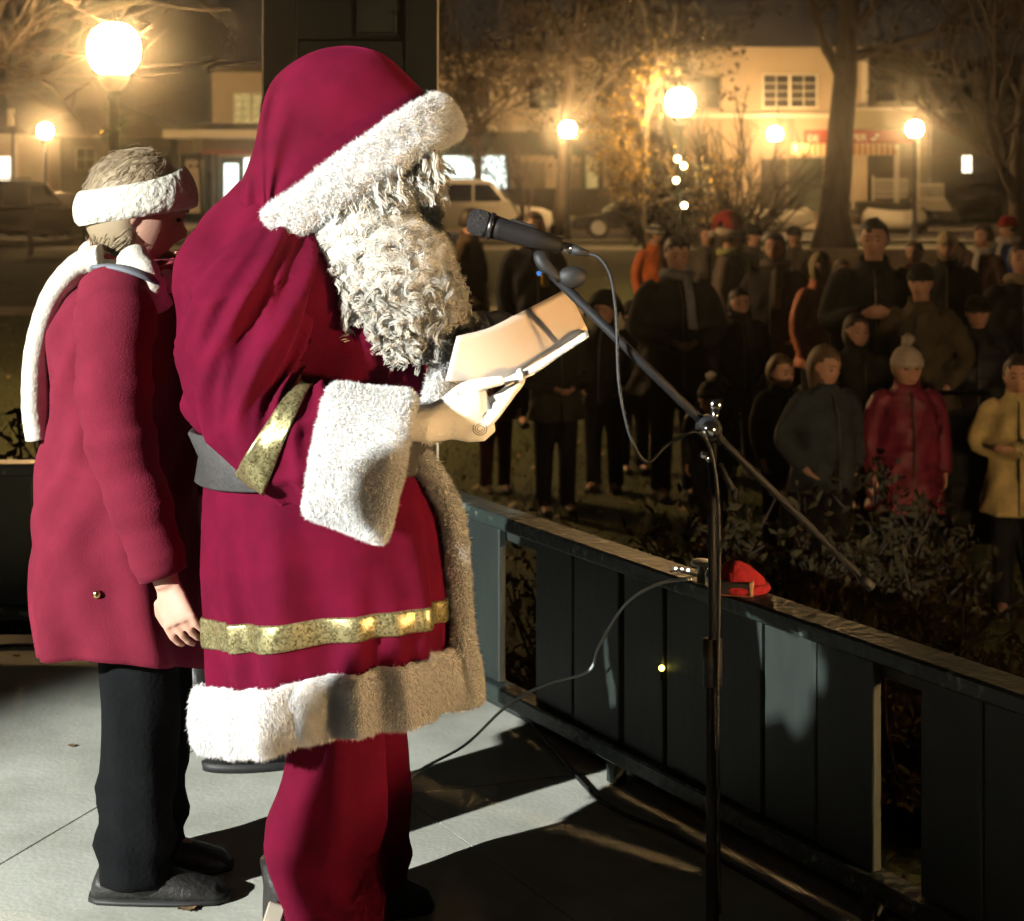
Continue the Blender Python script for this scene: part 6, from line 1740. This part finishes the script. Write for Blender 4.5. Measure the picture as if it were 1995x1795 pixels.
# ------------------------------------------------------------------ parked cars
def car(label, x, Y, yaw, paint, suv=True, L=4.9, W=1.9, H=1.85, X=None, plate=True):
    X = PX(x, Y) if X is None else X
    r = thing('parked_car', label, 'car', 'cars parked along the street', loc=(X, Y, GZ + 0.004)); r.rotation_euler = (0, 0, rad(yaw))
    k = H / 1.85; h2 = L / 2
    belt = 1.05 * k
    low = [(-h2, 0.45), (-h2 + 0.05, 0.85 * k), (-h2 + 0.10, belt), (0.15 * L, belt + 0.02), (0.20 * L, belt), (h2 - 0.35, 0.93 * k), (h2 - 0.05, 0.80 * k), (h2, 0.50), (h2 - 0.1, 0.30), (-h2 + 0.1, 0.30)]
    top = [(-h2 + 0.10, belt), (-h2 + 0.28, H - 0.12), (-h2 + 0.55, H), (0.02 * L, H), (0.10 * L, H - 0.06), (0.245 * L, belt)] if suv else [(-h2 + 0.55, belt), (-h2 + 1.25, H - 0.04), (-h2 + 1.6, H), (0.05 * L, H), (0.10 * L, H - 0.05), (0.27 * L, belt)]
    def prof(poly, w0, w1, zlo, zhi, sh=1.0):
        rg = []
        for yy, s_ in ((-1, 0.93), (-0.96, 0.99), (-0.85, 1.0), (0, 1.0), (0.85, 1.0), (0.96, 0.99), (1, 0.93)):
            c_ = np.mean(poly, axis=0); q = []
            for (px_, pz_) in poly:
                t = (pz_ - zlo) / (zhi - zlo); wd = w0 + (w1 - w0) * t
                q.append((c_[0] + (px_ - c_[0]) * s_, yy * wd / 2, c_[1] + (pz_ - c_[1]) * s_))
            rg.append(np.array(q))
        g = Geo(); g.loft(rg); return g
    b = prof(low, W, W, 0.3, belt).build('body', paint, r, smooth=False, bevel=0.02)
    prof(top, W * 0.95, W * 0.78, belt, H).build('cabin', paint, r, smooth=False, bevel=0.02)
    # side glass
    TG = M('car glass', (0.008, 0.008, 0.009), rough=0.05, spec=0.7)
    xs0 = top[1][0] + 0.25; xs1 = top[-1][0] - 0.35
    cuts = [xs0, xs0 + (xs1 - xs0) * 0.36, xs0 + (xs1 - xs0) * 0.68, xs1 + 0.12] if suv else [xs0 - 0.1, xs0 + (xs1 - xs0) * 0.52, xs1 + 0.1]
    for s_ in (-1, 1):
        for i in range(len(cuts) - 1):
            z0, z1 = belt + 0.05, H - 0.16
            w_ = lambda z: s_ * ((W * 0.95 + (W * 0.78 - W * 0.95) * (z - belt) / (H - belt)) / 2 + 0.006)
            t1 = 0.45 if i == len(cuts) - 2 else 0
            a_, b_ = cuts[i] + 0.04, cuts[i + 1] - 0.04
            t0 = 0.25 if (i == 0 and not suv) else 0
            g = Geo(); g.add([(a_, w_(z0), z0), (b_, w_(z0), z0), (b_ - t1, w_(z1), z1), (a_ + t0, w_(z1), z1)], [(0, 1, 2, 3)]); o = g.build('side_window', TG, r, smooth=False)
            o.modifiers.new('t', 'SOLIDIFY').thickness = 0.008
        for wx in (-0.30 * L, 0.31 * L):
            g = Geo(); g.tube([(wx, s_ * (W / 2 - 0.22), 0.36), (wx, s_ * (W / 2 + 0.005), 0.36)], 0.36, 24); wh = g.build('wheel', RUBBER, r, smooth=False)
            g = Geo(); g.tube([(wx, s_ * (W / 2 + 0.0), 0.36), (wx, s_ * (W / 2 + 0.018), 0.36)], 0.23, 20); g.build('rim', M('alloy', (0.45, 0.45, 0.45), rough=0.3, metal=0.9), wh, smooth=False)
        g = Geo(); g.box((h2 - 0.12, s_ * (W / 2 - 0.28), 0.74 * k), (0.16, 0.40, 0.14)); g.build('headlight', M('headlight glass', (0.5, 0.5, 0.48), rough=0.1), r, smooth=False, bevel=0.02)
        g = Geo(); g.box((-h2 + 0.04, s_ * (W / 2 - 0.14), 0.92 * k), (0.10, 0.20, 0.34)); g.build('tail_light', M('tail light', (0.45, 0.02, 0.015), rough=0.2), r, smooth=False, bevel=0.02)
        g = Geo(); g.box((0.17 * L, s_ * (W / 2 + 0.09), belt + 0.05), (0.12, 0.18, 0.14)); g.build('mirror', paint, r, smooth=False, bevel=0.03)
        if suv:
            g = Geo(); g.tube([(top[2][0], s_ * W * 0.34, H + 0.05), (top[3][0], s_ * W * 0.34, H + 0.05)], 0.025, 6); g.build('roof_rail', BLACK_METAL, r)
        g = Geo(); g.box((0.02 * L, s_ * (W / 2 + 0.004), belt - 0.12), (0.16, 0.02, 0.035)); g.build('door_handle', CHROME, r, smooth=False)
    (x0, z0), (x1, z1) = (top[4][0], H - 0.1), (top[5][0], belt + 0.04)
    g = Geo(); g.add([(x1 + 0.02, -W * 0.42, z1), (x1 + 0.02, W * 0.42, z1), (x0 + 0.06, W * 0.36, z0), (x0 + 0.06, -W * 0.36, z0)], [(0, 1, 2, 3)]); o = g.build('windscreen', TG, r, smooth=False); o.modifiers.new('t', 'SOLIDIFY').thickness = 0.01
    (x0, z0), (x1, z1) = (top[1][0], H - 0.18), (top[0][0], belt + 0.05)
    g = Geo(); g.add([(x1 - 0.01, -W * 0.40, z1), (x1 - 0.01, W * 0.40, z1), (x0 - 0.02, W * 0.36, z0), (x0 - 0.02, -W * 0.36, z0)], [(0, 1, 2, 3)]); o = g.build('rear_window', TG, r, smooth=False); o.modifiers.new('t', 'SOLIDIFY').thickness = 0.02
    g = Geo(); g.box((-h2 - 0.02, 0, 0.72 * k), (0.03, 0.5, 0.14)); g.build('number_plate', M('plate', (0.55, 0.52, 0.45), rough=0.5), r, smooth=False)
    for s_, nm in ((1, 'front_bumper'), (-1, 'rear_bumper')):
        g = Geo(); g.box((s_ * (h2 - 0.03), 0, 0.45), (0.18, W * 0.94, 0.2)); g.build(nm, M('bumper', (0.03, 0.03, 0.03), rough=0.5), r, smooth=False, bevel=0.04)
    return r
WHITE = M('white car paint', (0.62, 0.58, 0.50), rough=0.25, coat=0.6); DK = M('dark car paint', (0.018, 0.016, 0.018), rough=0.22, coat=0.7); DK2 = M('charcoal car paint', (0.030, 0.027, 0.026), rough=0.2, coat=0.8)
car('white sport utility car parked before the bright shop window', 925, 57.8, 0, WHITE, True, L=5.0)
car('dark low car parked right of the tan trunk', 1250, 56.5, 180, DK, False, L=4.5, H=1.42)
car('dark sport utility car at the left edge seen from the rear', 38, 53.8, 38, DK2, True, L=4.8)
car('dark low car beyond the bench with lamp glints on its bonnet', 120, 58.5, 0, DK, False, L=4.5, H=1.42)

# park bench on the lawn, left
bn = thing('park_bench', 'dark slatted park bench with curled iron arms at the left', 'bench', loc=(PX(112, 46.0), 46.0, GZ)); bn.rotation_euler = (0, 0, rad(8))
for k in range(5):
    g = Geo(); g.box((0, -0.22 + 0.11 * k, 0.45), (1.35, 0.08, 0.03)); g.build('seat_slat', BLACK_METAL, bn, smooth=False, bevel=0.006)
    g = Geo(); g.box((0, 0.29 + 0.03 * k, 0.55 + 0.09 * k), (1.35, 0.03, 0.07), (-0.3, 0, 0)); g.build('back_slat', BLACK_METAL, bn, smooth=False, bevel=0.006)
for sx in (-0.68, 0.68):
    g = Geo(); g.tube(smooth_path([(sx, -0.28, 0), (sx, -0.25, 0.44), (sx, -0.27, 0.66), (sx, -0.12, 0.72), (sx, 0.27, 0.66)], 16), 0.028, 6); g.build('arm', BLACK_METAL, bn)
    g = Geo(); g.tube(smooth_path([(sx, 0.36, 0), (sx, 0.25, 0.44), (sx, 0.42, 0.98)], 10), 0.028, 6); g.build('leg', BLACK_METAL, bn)

# low stone wall behind the crowd on the right
g = Geo(); g.span((PX(1560, 40), 40, GZ - 0.05), (PX(2120, 40), 40.5, GZ + 0.42))
lw = g.build('low_wall', M('stone wall', (0.16, 0.12, 0.085), rough=0.95, noise=0.5, nscale=4, bump=0.6, bscale=12), smooth=False, bevel=0.02, label='low stone wall behind the crowd at the right', category='wall')

# ------------------------------------------------------------------ haze added for bloom round the lamps
hz = bpy.data.materials.new('night air'); hz.use_nodes = True
t = hz.node_tree; t.nodes.clear()
pv = t.nodes.new('ShaderNodeVolumePrincipled'); pv.inputs['Color'].default_value = (0.95, 0.92, 0.88, 1); pv.inputs['Density'].default_value = HAZE_D; pv.inputs['Anisotropy'].default_value = 0.97
oo = t.nodes.new('ShaderNodeOutputMaterial'); t.links.new(pv.outputs[0], oo.inputs['Volume'])
if HAZE_D > 0:
    g = Geo(); g.span((-70, -12, GZ - 1.0), (70, 100, 20)); g.build('haze', hz, smooth=False, kind='stuff', label='faint haze added for the bloom round the street lamps', category='haze')
# ------------------------------------------------------------------ assumed key light on an added pole, unseen behind the bandstand
fx = thing('assumed_floodlight', 'assumed white flood lamp on a pole behind the bandstand, added unseen as key light outside the picture', 'assumed_floodlight', loc=(KEY_POS.x, KEY_POS.y, GZ))  # assumed source of the key light, added out of view
g = Geo(); g.tube([(0, -0.25, 0), (0, -0.25, 5.0)], [0.07, 0.045], 12); g.build('pole', LAMPM, fx)  # pole and housing added to carry the assumed lamp
g = Geo(); g.box((0, -0.12, KEY_POS.z - GZ), (0.34, 0.12, 0.26), (0.35, 0, rad(-40))); g.build('housing', LAMPM, fx, smooth=False, bevel=0.015)
d = bpy.data.lights.new('assumed_floodlight_beam', 'SPOT')
d.energy = KEY_W; d.color = (0.98, 1.0, 0.95); d.shadow_soft_size = 0.05
d.spot_size = rad(25); d.spot_blend = 0.5
o = bpy.data.objects.new('assumed_floodlight_beam', d); COL.objects.link(o)
o.location = KEY_POS + (KEY_AIM - KEY_POS).normalized() * 0.15
o.rotation_euler = (KEY_AIM - KEY_POS).to_track_quat('-Z', 'Y').to_euler()
